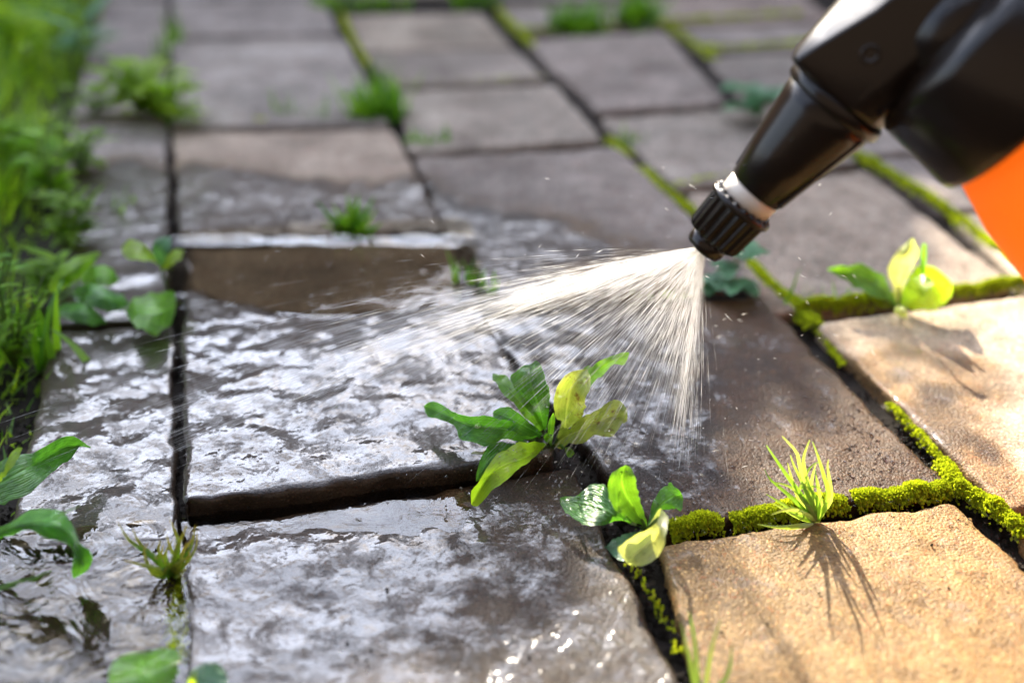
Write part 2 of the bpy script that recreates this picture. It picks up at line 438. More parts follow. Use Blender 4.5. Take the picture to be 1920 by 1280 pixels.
# ------------------------------------------------------------------ the ground
def ground():
    S = 80.0
    xs = [-S, -20, -6, -3] + [-2 + 0.1 * i for i in range(41)] + [3, 6, 20, S]
    ys = [-S, -20, -5, -2, -1] + [-0.5 + 0.1 * i for i in range(36)] + [4, 6, 12, 30, S]
    verts, faces = [], []
    for y in ys:
        for x in xs:
            verts.append((x, y, -0.0075 - 0.03 * sm(3, 6, math.hypot(x, y))))
    n = len(xs)
    for j in range(len(ys) - 1):
        for i in range(n - 1):
            a = j * n + i; faces.append((a, a + 1, a + n + 1, a + n))
    tag(link_mesh("ground", verts, faces, M_SOIL), kind='structure')
ground()

# ------------------------------------------------------------------ wetness of the paving
WET = gpoly([(-900, 600), (100, 320), (320, 305), (520, 318), (700, 340), (800, 345), (900, 372), (1020, 415), (1150, 440), (1290, 455), (1330, 520),
             (1420, 560), (1530, 625), (1640, 650), (1760, 690), (1840, 700), (1880, 760), (1900, 860), (2100, 1000), (2700, 1400), (2000, 2400), (-900, 2400)])
FILM = gpoly([(-900, 640), (60, 470), (320, 445), (600, 448), (850, 440), (930, 440), (1000, 450), (1080, 470), (1100, 540), (1060, 640), (1090, 760), (1040, 840),
              (920, 900), (880, 1000), (860, 1100), (800, 1300), (760, 2200), (-900, 2200)])
SEMI = gpoly([(1050, 500), (1300, 600), (1330, 700), (1320, 800), (1300, 900), (1260, 990), (1190, 1040), (1260, 1200), (1330, 1400), (1350, 2000), (700, 2000), (760, 1000)])
POOLA = gpoly([(352, 472), (600, 452), (850, 446), (866, 520), (862, 590), (740, 606), (620, 612), (500, 604), (420, 586), (352, 566)])
POOLB = gpoly([(352, 980), (500, 938), (700, 905), (880, 884), (900, 940), (884, 1010), (760, 1010), (640, 985), (480, 1000), (380, 1030)])
POOLC = gpoly([(-200, 1010), (120, 1010), (300, 985), (326, 1060), (322, 1200), (330, 1500), (-300, 1500)])
BACK = gpoly([(100, 335), (320, 312), (520, 325), (700, 345), (800, 350), (900, 378), (1000, 425), (1080, 470), (1090, 560), (880, 575), (850, 450), (320, 460), (60, 560)])
GLINT = gpoly([(860, 1290), (950, 1190), (1080, 1130), (1170, 1080), (1240, 1190), (1300, 1330), (1200, 1500), (800, 1500)])
GLINT_FAR = gpoly([(1600, 640), (1700, 640), (1790, 690), (1900, 770), (1920, 900), (1760, 860), (1660, 760)])
def wetness(x, y):
    j = 0.022 * noise.noise(Vector((x * 16, y * 16, 3.1))) + 0.010 * noise.noise(Vector((x * 70, y * 70, 1.7)))
    j += 0.012 * noise.noise(Vector((x * 42, y * 42, 8.2)))
    w = sm(-0.024, 0.028, sdist((x, y), WET) + j)
    f = sm(-0.02, 0.02, sdist((x, y), FILM) + j * 1.4)
    s = sm(-0.015, 0.015, sdist((x, y), SEMI) + j)
    bk = sm(-0.03, 0.03, sdist((x, y), BACK) + j)
    f = max(f, 0.46 * s * w, 0.20 * w, 0.85 * bk * w)
    pl = sm(-0.004, 0.006, sdist((x, y), POOLA))
    w *= 1 - 0.55 * pl
    f += (0.24 - f) * pl     # under standing water the bed itself has no skin
    gl = sm(-0.015, 0.02, sdist((x, y), GLINT) + j)
    gf = sm(-0.01, 0.02, sdist((x, y), GLINT_FAR) + j)
    f = max(f, 0.85 * gl, 0.5 * gf * w)
    return w, f, max(bk * (1 - pl), 1.0 * gl, 0.5 * gf)

# ------------------------------------------------------------------ paving stones
STONES = "square concrete paving stones of the path"
def stone(corners, top, label, col=(1, 1, 1), step=0.004, rough=1.0, tilt=None, seed=0, pools=()):
    """corners: back-left, back-right, front-right, front-left pixels of the top face"""
    c = [G(x, y, top) for x, y in corners]
    cen = (c[0] + c[1] + c[2] + c[3]) / 4
    c = [cen + (q - cen) * 1.011 for q in c]
    W = ((c[1] - c[0]).length + (c[2] - c[3]).length) / 2
    D = ((c[3] - c[0]).length + (c[2] - c[1]).length) / 2
    def params(Ln):
        e = [0, 0.0009, 0.002, 0.0034, 0.005, 0.007]
        e = [x for x in e if x < Ln * 0.3]
        n = max(4, int((Ln - 2 * e[-1]) / step))
        mid = [e[-1] + (Ln - 2 * e[-1]) * i / n for i in range(1, n)]
        return [x / Ln for x in e + mid + [Ln - x for x in reversed(e)]]
    us, vs = params(W), params(D)
    so = Vector((seed * 3.17, seed * 1.31, seed * 0.77))
    verts, wet, film, grn = [], [], [], []
    RR = 0.0028
    def edge_shift(q):
        return 0.0024 * rough * (noise.noise(q * 38 + so) + 0.55 * noise.noise(q * 110 + so) + 0.35 * noise.noise(q * 320 + so))
    def surf(q, d):
        z = 0.0009 * noise.noise(q * 24 + so) + 0.0008 * noise.noise(q * 60 + so) + 0.0005 * noise.noise(q * 150 + so)
        rr = RR * (1 + 0.6 * noise.noise(q * 60 - so))
        k = max(0.0, 1 - d / rr)
        z -= rr * (1 - math.sqrt(max(0.0, 1 - k * k))) * 0.85
        for pl, dep in pools:
            z -= dep * sm(-0.008, 0.010, sdist((q.x, q.y), pl) + 0.004 * noise.noise(q * 60))
        return z
    e1 = (c[1] - c[0]).normalized(); e2 = (c[3] - c[0]).normalized()
    nu, nv = len(us), len(vs)
    for v in vs:
        for u in us:
            q = c[0] * (1 - u) * (1 - v) + c[1] * u * (1 - v) + c[2] * u * v + c[3] * (1 - u) * v
            dl, dr, db, df = u * W, (1 - u) * W, v * D, (1 - v) * D
            d = min(dl, dr, db, df)
            # corners worn round
            a, b = min(dl, dr), min(db, df)
            cr_ = 0.0045
            sgx, sgy = (1 if dl < dr else -1), (1 if db < df else -1)
            if a < cr_ and b < cr_:
                vx, vy = cr_ - a, cr_ - b
                m_ = max(vx, vy); l_ = math.hypot(vx, vy)
                if l_ > 1e-9:
                    f = m_ / l_
                    q = q + e1 * sgx * vx * (1 - f) + e2 * sgy * vy * (1 - f)
            fade = max(0.0, 1 - d / 0.02)
            s = edge_shift(q) * fade
            q = q + e1 * s * (1 if dl < dr else -1) * (1 if a < b else 0) + e2 * s * (1 if db < df else -1) * (0 if a < b else 1)
            q.z = top + surf(Vector((q.x, q.y, 0)), d)
            verts.append(q)
    faces = []
    for j in range(nv - 1):
        for i in range(nu - 1):
            a = j * nu + i; faces.append((a, a + nu, a + nu + 1, a + 1))
    ring = [i for i in range(nu)] + [j * nu + nu - 1 for j in range(1, nv)] + [(nv - 1) * nu + i for i in range(nu - 2, -1, -1)] + [j * nu for j in range(nv - 2, 0, -1)]
    prev = ring
    for dz in (0.003, 0.007, 0.014, 0.030):
        cur = []
        for k in ring:
            q = verts[k].copy()
            o_ = (q - cen); o_.z = 0
            q += o_.normalized() * 0.0016 * noise.noise(Vector((q.x * 160, q.y * 160, dz * 300)) + so)
            q.z = verts[k].z - dz
            cur.append(len(verts)); verts.append(q)
        n = len(ring)
        for k in range(n):
            faces.append((prev[k], prev[(k + 1) % n], cur[(k + 1) % n], cur[k]))
        prev = cur
    for q in verts:
        w, f, g_ = wetness(q.x, q.y); wet.append(w); film.append(f); grn.append(g_)
    base = Vector((cen.x, cen.y, top - 0.030))
    verts = [q - base for q in verts]
    o = link_mesh("paving_stone", verts, faces, M_STONE, attrs={'wet': wet, 'film': film, 'grainy': grn})
    o.location = base
    o.color = (*col, 1)
    return tag(o, label, "paving stone", STONES)

ROWS = [
 # column between the first two joints
 ([(325, -90), (575, -95), (600, -8), (323, 0)], 0.0, "grey stone at the far end of the widest row of paving, edge out of view", (1.0, 1.0, 1.06), 0.012),
 ([(325, 6), (604, -2), (632, 62), (322, 70)], 0.0, "shallow dry grey stone behind the largest pale grey stone", (1.05, 1.02, 1.05), 0.009),
 ([(322, 76), (640, 68), (728, 230), (322, 236)], 0.001, "large dry pale grey stone with thin grass along its near edge", (1.12, 1.10, 1.12), 0.006),
 ([(326, 250), (738, 244), (832, 432), (336, 446)], 0.001, "half wet brownish stone with a glittering near edge just behind the puddle", (1.10, 0.98, 0.88), 0.004),
 ([(346, 462), (842, 446), (1040, 846), (344, 938)], 0.0075, "raised flooded stone with the brown puddle and a broken dark near edge", (0.86, 0.82, 0.80), 0.0026),
 ([(350, 988), (1072, 876), (1330, 1420), (350, 1440)], 0.000, "wet grey stone in front of the raised puddle stone", (0.88, 0.80, 0.74), 0.0026),
 # second column
 ([(560, -100), (790, -100), (850, -10), (600, -10)], 0.0, "far grey stone behind the grass at the top of the second row", (1.0, 0.97, 0.96), 0.012),
 ([(650, 30), (900, 22), (962, 88), (682, 96)], 0.001, "pale beige dry stone with a dark near border", (1.22, 1.14, 1.03), 0.008),
 ([(684, 99), (964, 91), (1022, 146), (730, 162)], 0.0, "narrow grey dry stone joined to the pale beige one behind it", (0.98, 0.93, 0.90), 0.008),
 ([(744, 172), (1040, 158), (1132, 262), (772, 284)], 0.001, "dry grey stone with dark blotches between two black joints", (1.02, 0.97, 0.92), 0.006),
 ([(782, 296), (1158, 276), (1408, 520), (884, 572)], 0.001, "purplish stone with a wet lower half behind the spray fan", (0.85, 0.80, 0.80), 0.0035),
 ([(896, 596), (1420, 556), (1774, 905), (1236, 992)], 0.001, "dark wet brown stone half in sun beneath the nozzle", (0.50, 0.385, 0.30), 0.0028),
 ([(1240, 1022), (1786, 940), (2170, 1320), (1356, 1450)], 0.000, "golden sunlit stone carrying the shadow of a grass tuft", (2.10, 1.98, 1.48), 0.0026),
 # third column
 ([(800, -100), (1100, -100), (1180, -6), (880, -4)], 0.0, "farthest stone of the third row, behind the two bright grass tufts", (0.95, 0.92, 0.93), 0.012),
 ([(930, 14), (1196, 4), (1236, 48), (968, 62)], 0.0, "small grey stone directly behind the two bright grass tufts", (0.98, 0.94, 0.92), 0.009),
 ([(984, 76), (1244, 58), (1362, 188), (1122, 206)], 0.001, "mauve grey dry stone with a reddish joint along its near edge", (0.92, 0.86, 0.86), 0.006),
 ([(1126, 222), (1480, 196), (1606, 304), (1270, 350)], 0.001, "plain grey dry stone behind the sprayer's nozzle cone", (1.0, 0.96, 0.93), 0.005),
 ([(1292, 366), (1620, 318), (1900, 530), (1448, 586)], 0.001, "dry brownish stone under the nozzle cap, its far corner in sun", (1.12, 1.02, 0.92), 0.0045),
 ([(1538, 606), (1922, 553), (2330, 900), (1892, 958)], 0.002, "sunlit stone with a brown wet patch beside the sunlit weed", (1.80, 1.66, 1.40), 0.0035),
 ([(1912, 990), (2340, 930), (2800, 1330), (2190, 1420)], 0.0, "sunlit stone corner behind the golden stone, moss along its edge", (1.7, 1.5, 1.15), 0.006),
 # fourth column
 ([(1200, -6), (1490, -20), (1560, 36), (1244, 46)], 0.0, "reddish grey stone at the far edge behind the mossy joint", (1.08, 0.95, 0.92), 0.01),
 ([(1256, 54), (1560, 40), (1620, 88), (1312, 98)], 0.0, "narrow mauve stone between two mossy joints far from the nozzle", (0.92, 0.87, 0.88), 0.008),
 ([(1326, 108), (1630, 94), (1760, 180), (1396, 190)], 0.0, "grey stone behind the round clover leaves", (1.0, 0.97, 0.96), 0.008),
 ([(1500, 192), (1790, 176), (1890, 262), (1618, 292)], 0.0, "grey stone mostly hidden by the black sprayer head", (0.95, 0.92, 0.93), 0.008),
 ([(1630, 304), (1905, 270), (2060, 366), (1768, 394)], 0.0, "bluish grey stone seen below the black tank collar", (0.95, 0.92, 0.95), 0.006),
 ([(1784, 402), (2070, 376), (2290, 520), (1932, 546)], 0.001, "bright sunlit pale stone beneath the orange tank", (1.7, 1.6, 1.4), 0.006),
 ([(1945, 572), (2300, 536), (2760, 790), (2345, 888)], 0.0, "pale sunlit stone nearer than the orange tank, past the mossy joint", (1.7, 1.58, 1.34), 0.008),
 ([(1802, 170), (2060, 150), (2200, 246), (1900, 258)], 0.0, "grey stone of the last row, behind the tank collar", (0.96, 0.93, 0.93), 0.01),
 ([(1920, 268), (2215, 254), (2440, 366), (2085, 366)], 0.0, "mauve stone of the last row, behind the orange tank", (0.92, 0.88, 0.90), 0.01),
 ([(2092, 378), (2460, 374), (2780, 530), (2316, 518)], 0.0, "tan stone of the last row beside the orange tank", (1.15, 1.05, 0.95), 0.01),
 # first column, beside the lawn
 ([(150, -90), (318, -90), (314, -6), (196, -4)], 0.0, "dark narrow stone far along the lawn edge", (0.95, 0.95, 1.0), 0.012),
 ([(196, 2), (312, 0), (306, 222), (130, 226)], 0.0, "dry grey stone beside the tall lawn grass", (1.0, 0.97, 1.0), 0.007),
 ([(126, 238), (308, 234), (322, 596), (96, 606)], 0.001, "dark damp stone under the weeds between lawn and puddle stone", (0.88, 0.85, 0.88), 0.004),
 ([(98, 622), (324, 610), (328, 1010), (10, 1030)], 0.001, "long wet grey stone with a black joint beside the raised puddle stone", (0.92, 0.92, 0.94), 0.003),
 ([(0, 1050), (328, 1024), (334, 1440), (-240, 1460)], 0.001, "flooded grey stone under the two drooping broad leaves", (0.92, 0.92, 0.94), 0.003),
]
for i, (cn, top, lab, col, step) in enumerate(ROWS):
    pools = []
    if 'raised flooded' in lab: pools = [(POOLA, 0.0022)]
    if lab.startswith('wet grey stone in front'): pools = [(POOLB, 0.0016)]
    if lab.startswith('flooded grey'): pools = [(POOLC, 0.0016)]
    stone(cn, top, lab, col, step, seed=i + 1, pools=pools)

def water_sheet(name, poly, z, mat, men=0.0, yb=9.0):
    """flat sheet clipped by the stone that rises through it; a fine grid so its edge can be ragged"""
    xs = [p[0] for p in poly]; ys = [p[1] for p in poly]
    st = 0.0025
    x0, y0 = min(xs) - 0.012, min(ys) - 0.012
    nx, ny = int((max(xs) - min(xs) + 0.024) / st) + 1, int((max(ys) - min(ys) + 0.024) / st) + 1
    vid, verts, faces = {}, [], []
    def vtx(i, j):
        if (i, j) not in vid:
            vid[(i, j)] = len(verts)
            x, y = x0 + i * st, y0 + j * st
            e = sdist((x, y), poly) + 0.003 * noise.noise(Vector((x * 90, y * 90, 5)))
            back = men * sm(yb - 0.005, yb + 0.008, y) * (0.6 + 0.7 * noise.noise(Vector((x * 45, 0, 2))))
            verts.append((x, y, z + back - 0.0035 * sm(-0.003, -0.013, e) * (1 if men == 0 or y < yb else 0)))
        return vid[(i, j)]
    for j in range(ny):
        for i in range(nx):
            x, y = x0 + (i + .5) * st, y0 + (j + .5) * st
            if sdist((x, y), poly) > -0.011:
                faces.append((vtx(i, j), vtx(i + 1, j), vtx(i + 1, j + 1), vtx(i, j + 1)))
    return tag(link_mesh(name, verts, faces, mat), kind='structure')
water_sheet("puddle_water", POOLA, 0.0075 - 0.0008, water_material("puddle_still", 0.16, 55), men=0.0024, yb=G(600, 474).y)
water_sheet("puddle_water", POOLB, 0.000 - 0.0008, water_material("puddle_ripple", 0.25, 70,
            rings=[(tuple(G(770, 940)), 1100.0)]))
water_sheet("puddle_water", POOLC, 0.001 - 0.0003, water_material("puddle_flow", 0.8, 48))

# ------------------------------------------------------------------ leaves
LEAFPTS = []
def leaf3(name, parent, mat, Lp, Mp, Rp, n=26, m=11, cup=0.0, wave=0.0018, seed=0, tf=None, label=None):
    """a leaf blade from its two edges and midrib, each a list of (x, y, height) seen in the photograph"""
    def up(pts): return [G(*(tf(a, b) if tf else (a, b)), h) for a, b, h in pts]
    l, c, r = crom(up(Lp), n), crom(up(Mp), n), crom(up(Rp), n)
    verts, uvs, faces = [], [], []
    for i in range(n):
        s = i / (n - 1)
        if i in (0, n - 1):
            mid = (l[i] + r[i]) / 2
            l[i] = l[i].lerp(mid, 0.5); r[i] = r[i].lerp(mid, 0.5); c[i] = c[i].lerp(mid, 0.6)
        w = (l[i] - r[i]).length
        for j in range(m):
            t = j / (m - 1)
            a, b = (l[i], c[i]) if t < 0.5 else (c[i], r[i])
            q = a.lerp(b, t * 2 if t < 0.5 else t * 2 - 1)
            k = 2 * abs(t - 0.5)
            q = q + Vector((0, 0, 1)) * (cup * w * (k * k - k) )
            if wave:
                q = q + Vector((0, 0, 1)) * wave * k * noise.noise(Vector((s * 7, 3 * (1 if t > .5 else -1), seed)))
                q = q + (l[i] - r[i]) * (0.07 * k * k * noise.noise(Vector((s * 16, 9 * (1 if t > .5 else -1), seed + 4))))
            verts.append(q); uvs.append((s, t))
    for i in range(n - 1):
        for j in range(m - 1):
            a = i * m + j; faces.append((a, a + 1, a + m + 1, a + m))
    for i in range(2, n - 2):
        for j in range(1, m - 1): LEAFPTS.append(verts[i * m + j].copy())
    o = link_mesh(name, verts, faces, mat, parent, uvs=uvs)
    if label: o['label'] = label
    return o
def tube(verts, faces, uvs, pts, r0, r1, sides=7, n=10):
    P = crom(pts, n); b0 = len(verts)
    for i, p in enumerate(P):
        t = (P[min(i + 1, n - 1)] - P[max(i - 1, 0)]).normalized()
        a = t.orthogonal().normalized(); b = t.cross(a)
        r = r0 + (r1 - r0) * i / (n - 1)
        for k in range(sides):
            an = 2 * math.pi * k / sides
            verts.append(p + (a * math.cos(an) + b * math.sin(an)) * r); uvs.append((i / (n - 1), k / sides))
    for i in range(n - 1):
        for k in range(sides):
            faces.append((b0 + i * sides + k, b0 + i * sides + (k + 1) % sides, b0 + (i + 1) * sides + (k + 1) % sides, b0 + (i + 1) * sides + k))
def stem(parent, mat, paths, r0, r1, name="stem"):
    v, f, u = [], [], []
    for pts in paths: tube(v, f, u, pts, r0, r1)
    return link_mesh(name, v, f, mat, parent, uvs=u)
def hs(pts, hh):
    """attach heights, spread evenly along the list"""
    n = len(pts); out = []
    for i, (x, y) in enumerate(pts):
        t = i / (n - 1) * (len(hh) - 1); k = min(int(t), len(hh) - 2)
        out.append((x, y, hh[k] + (hh[k + 1] - hh[k]) * (t - k)))
    return out

# --- the broadleaf weed in the middle of the spray
tA = lambda x, y: (750 + 0.3437 * x, 630 + 0.3437 * y)
baseA = G(*tA(820, 590), 0.0)
pA = empty("broadleaf_weed", baseA, "largest broad leaved weed, in the spray, with lime and blemished yellowing leaves", "weed", "broad leaved weeds in the joints")
def leafA(mat, l, c, r, hl, hc, hr, **k): return leaf3("leaf", k.pop('parent', pA), LEAF[mat], hs(l, hl), hs(c, hc), hs(r, hr), tf=tA, **k)
leafA('lime', [(805, 598), (760, 580), (690, 578), (620, 588), (560, 620), (500, 680), (440, 775), (392, 850), (384, 905)],
      [(805, 603), (730, 640), (670, 668), (600, 692), (530, 725), (480, 770), (430, 850), (390, 922)],
      [(805, 608), (760, 630), (715, 680), (660, 715), (600, 762), (540, 815), (480, 870), (430, 915), (398, 930)],
      [.006, .02, .022, .018, .006], [.005, .016, .018, .014, .004], [.004, .012, .013, .010, .003], cup=-0.1, seed=1, label="bright lime leaf hanging over the wet stone")
leafA('deep', [(800, 548), (700, 500), (600, 470), (500, 440), (420, 436), (340, 436), (285, 410), (230, 372), (170, 360), (130, 378)],
      [(805, 560), (700, 530), (600, 510), (500, 500), (400, 490), (320, 462), (240, 425), (180, 398), (130, 382)],
      [(805, 572), (720, 560), (640, 566), (560, 560), (480, 602), (400, 596), (330, 560), (300, 490), (210, 462), (150, 420), (130, 385)],
      [.006, .024, .026, .022, .016], [.005, .017, .018, .016, .014], [.004, .013, .014, .014, .013], wave=0.004, seed=2)
leafA('deep', [(790, 540), (720, 480), (660, 430), (610, 395), (560, 388), (510, 405)],
      [(795, 550), (720, 510), (650, 470), (580, 440), (510, 415)],
      [(790, 560), (720, 550), (640, 530), (570, 500), (520, 460), (505, 425)],
      [.006, .026, .028, .022], [.005, .02, .022, .02], [.005, .016, .018, .018], seed=3)
leafA('deep', [(782, 530), (745, 450), (700, 390), (650, 320), (615, 270), (603, 225), (640, 185), (690, 150), (735, 133)],
      [(788, 530), (775, 450), (760, 390), (735, 320), (715, 260), (710, 210), (738, 134)],
      [(795, 530), (805, 460), (815, 400), (818, 330), (808, 270), (790, 220), (772, 175), (765, 140), (742, 133)],
      [.006, .022, .033, .038, .036], [.005, .018, .028, .034, .036], [.006, .024, .034, .038, .036], seed=4)
leafA('mid', [(780, 540), (720, 480), (660, 415), (600, 350), (545, 290), (510, 245), (503, 212)],
      [(782, 530), (735, 450), (680, 390), (620, 320), (560, 255), (506, 205)],
      [(788, 520), (760, 440), (710, 370), (655, 305), (610, 250), (560, 212), (510, 200)],
      [.005, .018, .026, .030, .028], [.006, .018, .026, .029, .028], [.006, .021, .030, .032, .028], seed=5)
leafA('sick', [(845, 560), (880, 480), (855, 440), (838, 385), (850, 300), (885, 232), (950, 186), (1015, 178)],
      [(850, 565), (900, 490), (905, 430), (915, 360), (930, 290), (960, 230), (1018, 180)],
      [(858, 570), (930, 495), (985, 455), (1008, 400), (1012, 340), (1035, 285), (1040, 230), (1022, 182)],
      [.004, .018, .032, .040, .040], [.005, .014, .026, .035, .040], [.004, .016, .030, .038, .040], cup=0.2, seed=6, label="pale yellowing leaf with a brown blotched edge")
leafA('mid', [(860, 540), (920, 400), (1000, 190), (1080, 148), (1160, 100), (1215, 80), (1248, 86)],
      [(865, 545), (940, 420), (1020, 235), (1090, 180), (1160, 135), (1250, 90)],
      [(870, 550), (960, 430), (1045, 265), (1105, 212), (1165, 162), (1225, 150), (1252, 95)],
      [.004, .02, .042, .048, .048], [.005, .018, .036, .043, .047], [.005, .018, .034, .040, .047], seed=7)
leafA('sick', [(840, 580), (870, 530), (930, 480), (1000, 446), (1070, 405), (1120, 375), (1170, 358), (1218, 353), (1236, 395)],
      [(842, 592), (900, 550), (960, 520), (1040, 485), (1110, 455), (1180, 425), (1238, 402)],
      [(845, 604), (900, 600), (960, 588), (1040, 556), (1110, 545), (1170, 535), (1215, 495), (1240, 440), (1240, 405)],
      [.005, .020, .026, .028, .026], [.005, .013, .018, .021, .025], [.004, .010, .014, .018, .025], wave=0.004, seed=8, label="yellowing low leaf torn and browned along its top")
leafA('deep', [(800, 590), (640, 575), (545, 585), (490, 590), (455, 640), (425, 710), (412, 780)],
      [(800, 600), (650, 610), (560, 620), (500, 660), (450, 730), (416, 790)],
      [(800, 605), (660, 640), (590, 660), (530, 710), (480, 760), (418, 796)],
      [.004, .014, .016, .008], [.004, .01, .012, .006], [.004, .008, .010, .005], seed=9)
leafA('pale', [(700, 590), (560, 600), (465, 628), (400, 632), (342, 668)],
      [(700, 600), (560, 630), (460, 665), (400, 668), (342, 680)],
      [(700, 610), (560, 660), (450, 715), (395, 708), (344, 688)],
      [.004, .008, .008, .006], [.004, .006, .006, .004], [.003, .004, .004, .003], seed=10)
leafA('mid', [(815, 600), (790, 570), (782, 545), (800, 528)], [(818, 602), (805, 575), (803, 550), (806, 530)], [(822, 602), (828, 580), (830, 560), (812, 530)],
      [.004, .012, .018, .02], [.004, .008, .014, .02], [.004, .012, .018, .02], n=12, seed=11)
leafA('mid', [(820, 580), (805, 520), (812, 460), (830, 420)], [(824, 580), (820, 520), (828, 460), (838, 418)], [(830, 580), (838, 520), (846, 460), (842, 420)],
      [.004, .014, .024, .03], [.004, .012, .022, .03], [.004, .014, .024, .03], n=12, seed=12)
leafA('mid', [(850, 590), (880, 590), (900, 610), (910, 660)], [(850, 600), (890, 605), (920, 620), (925, 662)], [(850, 605), (900, 610), (950, 625), (940, 660)],
      [.004, .008, .006, .003], [.004, .009, .007, .003], [.004, .008, .006, .003], n=12, seed=13)
stem(pA, M_STEM, [[G(*tA(820, 600), -0.012), G(*tA(815, 590), 0.004), G(*tA(795, 530), 0.008)], [G(*tA(835, 605), -0.012), G(*tA(845, 590), 0.004), G(*tA(890, 500), 0.014)],
                  [G(*tA(825, 606), -0.01), G(*tA(830, 596), 0.004), G(*tA(690, 560), 0.008)], [G(*tA(640, 430), 0.02), G(*tA(670, 500), 0.012), G(*tA(720, 570), 0.005)]], 0.0011, 0.0007)

# --- second weed
baseB = G(*tA(1340, 1052), -0.002)
pB = empty("broadleaf_weed", baseB, "small weed with two dark leaves and one folded leaf coloured sunlit white at the shade edge", "weed", "broad leaved weeds in the joints")
def leafB(mat, l, c, r, hl, hc, hr, **k): return leaf3("leaf", pB, LEAF[mat], hs(l, hl), hs(c, hc), hs(r, hr), tf=tA, **k)
leafB('mid', [(1338, 1050), (1300, 1025), (1240, 995), (1190, 960), (1152, 905), (1134, 835), (1145, 770), (1185, 718), (1228, 703)],
      [(1342, 1050), (1315, 1000), (1275, 930), (1235, 870), (1212, 800), (1215, 740), (1232, 704)],
      [(1350, 1050), (1342, 990), (1318, 930), (1303, 870), (1290, 810), (1283, 765), (1262, 722), (1236, 704)],
      [.002, .010, .020, .028, .030], [.002, .008, .016, .025, .030], [.002, .012, .022, .029, .030], seed=21)
leafB('deep', [(1330, 1048), (1260, 1005), (1190, 940), (1150, 860), (1120, 812), (1070, 798), (1010, 828), (960, 872), (880, 872)],
      [(1330, 1050), (1250, 1015), (1170, 975), (1090, 935), (1010, 912), (870, 888)],
      [(1330, 1054), (1260, 1020), (1200, 1000), (1130, 1026), (1040, 1038), (960, 1000), (900, 955), (868, 900)],
      [.003, .014, .018, .014, .010], [.003, .010, .013, .011, .010], [.003, .007, .008, .008, .009], seed=22)
leafB('white', [(1345, 1050), (1385, 985), (1425, 938), (1400, 1010), (1350, 1055), (1280, 1085), (1192, 1148), (1205, 1200), (1240, 1240)],
      [(1350, 1055), (1410, 990), (1445, 960), (1428, 1040), (1390, 1100), (1330, 1150), (1270, 1200), (1250, 1245)],
      [(1352, 1060), (1430, 1000), (1465, 985), (1455, 1060), (1445, 1130), (1420, 1185), (1370, 1230), (1310, 1254), (1262, 1250)],
      [.003, .016, .020, .018, .014, .007], [.003, .014, .018, .013, .009, .005], [.003, .013, .018, .010, .006, .003], n=30, seed=23, label="folded leaf with sunlight painted into its whitish colour")
leafB('deep', [(1350, 1045), (1365, 960), (1385, 890), (1430, 828), (1475, 808), (1525, 838)],
      [(1352, 1048), (1385, 970), (1430, 915), (1480, 880), (1535, 862)],
      [(1356, 1050), (1400, 980), (1440, 945), (1490, 940), (1535, 950), (1546, 880)],
      [.003, .010, .016, .018], [.003, .008, .012, .014], [.003, .006, .008, .012], seed=24)
leafB('blue', [(1330, 1060), (1260, 1070), (1200, 1088), (1150, 1120), (1113, 1147)], [(1335, 1070), (1260, 1110), (1200, 1140), (1115, 1150)],
      [(1335, 1080), (1280, 1160), (1225, 1228), (1170, 1200), (1118, 1155)], [.003, .006, .006, .004], [.003, .005, .005, .004], [.003, .004, .003, .003], seed=25)
stem(pB, M_STEM, [[G(*tA(1345, 1075), -0.012), G(*tA(1342, 1050), 0.002), G(*tA(1318, 1000), 0.008)], [G(*tA(1345, 1075), -0.012), G(*tA(1330, 1050), 0.003), G(*tA(1250, 1015), 0.008)],
                  [G(*tA(1345, 1075), -0.012), G(*tA(1350, 1052), 0.003), G(*tA(1410, 990), 0.014)]], 0.0010, 0.0006)

# --- sunlit weed near the tank
tC = lambda x, y: (1280 + x / 3.0, 427 + y / 3.0)
baseC = G(*tC(1215, 460), 0.0)
pC = empty("broadleaf_weed", baseC, "sunlit weed with one upright leaf coloured sunlit white, rooted in the mossy joint under the tank", "weed", "broad leaved weeds in the joints")
def leafC(mat, l, c, r, hl, hc, hr, **k): return leaf3("leaf", pC, LEAF[mat], hs(l, hl), hs(c, hc), hs(r, hr), tf=tC, **k)
leafC('mid', [(1205, 430), (1150, 300), (1080, 240), (1000, 205), (900, 212), (812, 226)], [(1208, 440), (1120, 340), (1020, 285), (920, 250), (815, 234)],
      [(1210, 450), (1150, 410), (1080, 390), (1000, 345), (910, 295), (822, 244)], [.003, .022, .026, .022], [.003, .016, .02, .02], [.003, .012, .016, .019], seed=31)
leafC('white', [(1210, 440), (1185, 330), (1155, 240), (1190, 160), (1250, 95), (1285, 58)], [(1215, 440), (1215, 330), (1225, 240), (1250, 160), (1292, 62)],
      [(1220, 440), (1240, 330), (1290, 220), (1325, 150), (1318, 105), (1300, 62)], [.003, .020, .034, .042], [.003, .018, .030, .042], [.003, .020, .034, .042], seed=32, label="upright leaf bleached white by the sun")
leafC('lime', [(1230, 440), (1262, 330), (1285, 250), (1350, 205), (1430, 235), (1505, 290)], [(1232, 445), (1290, 380), (1360, 330), (1430, 310), (1520, 330)],
      [(1234, 450), (1300, 455), (1370, 468), (1440, 450), (1500, 400), (1522, 345)], [.003, .022, .028, .024], [.003, .012, .018, .020], [.003, .007, .009, .014], seed=33)
leafC('lime', [(1225, 440), (1240, 350), (1275, 290), (1340, 275), (1400, 285)], [(1230, 440), (1270, 370), (1320, 330), (1410, 300)], [(1235, 445), (1300, 400), (1370, 370), (1415, 315)],
      [.004, .024, .034, .034], [.004, .02, .03, .034], [.004, .02, .03, .034], seed=34)
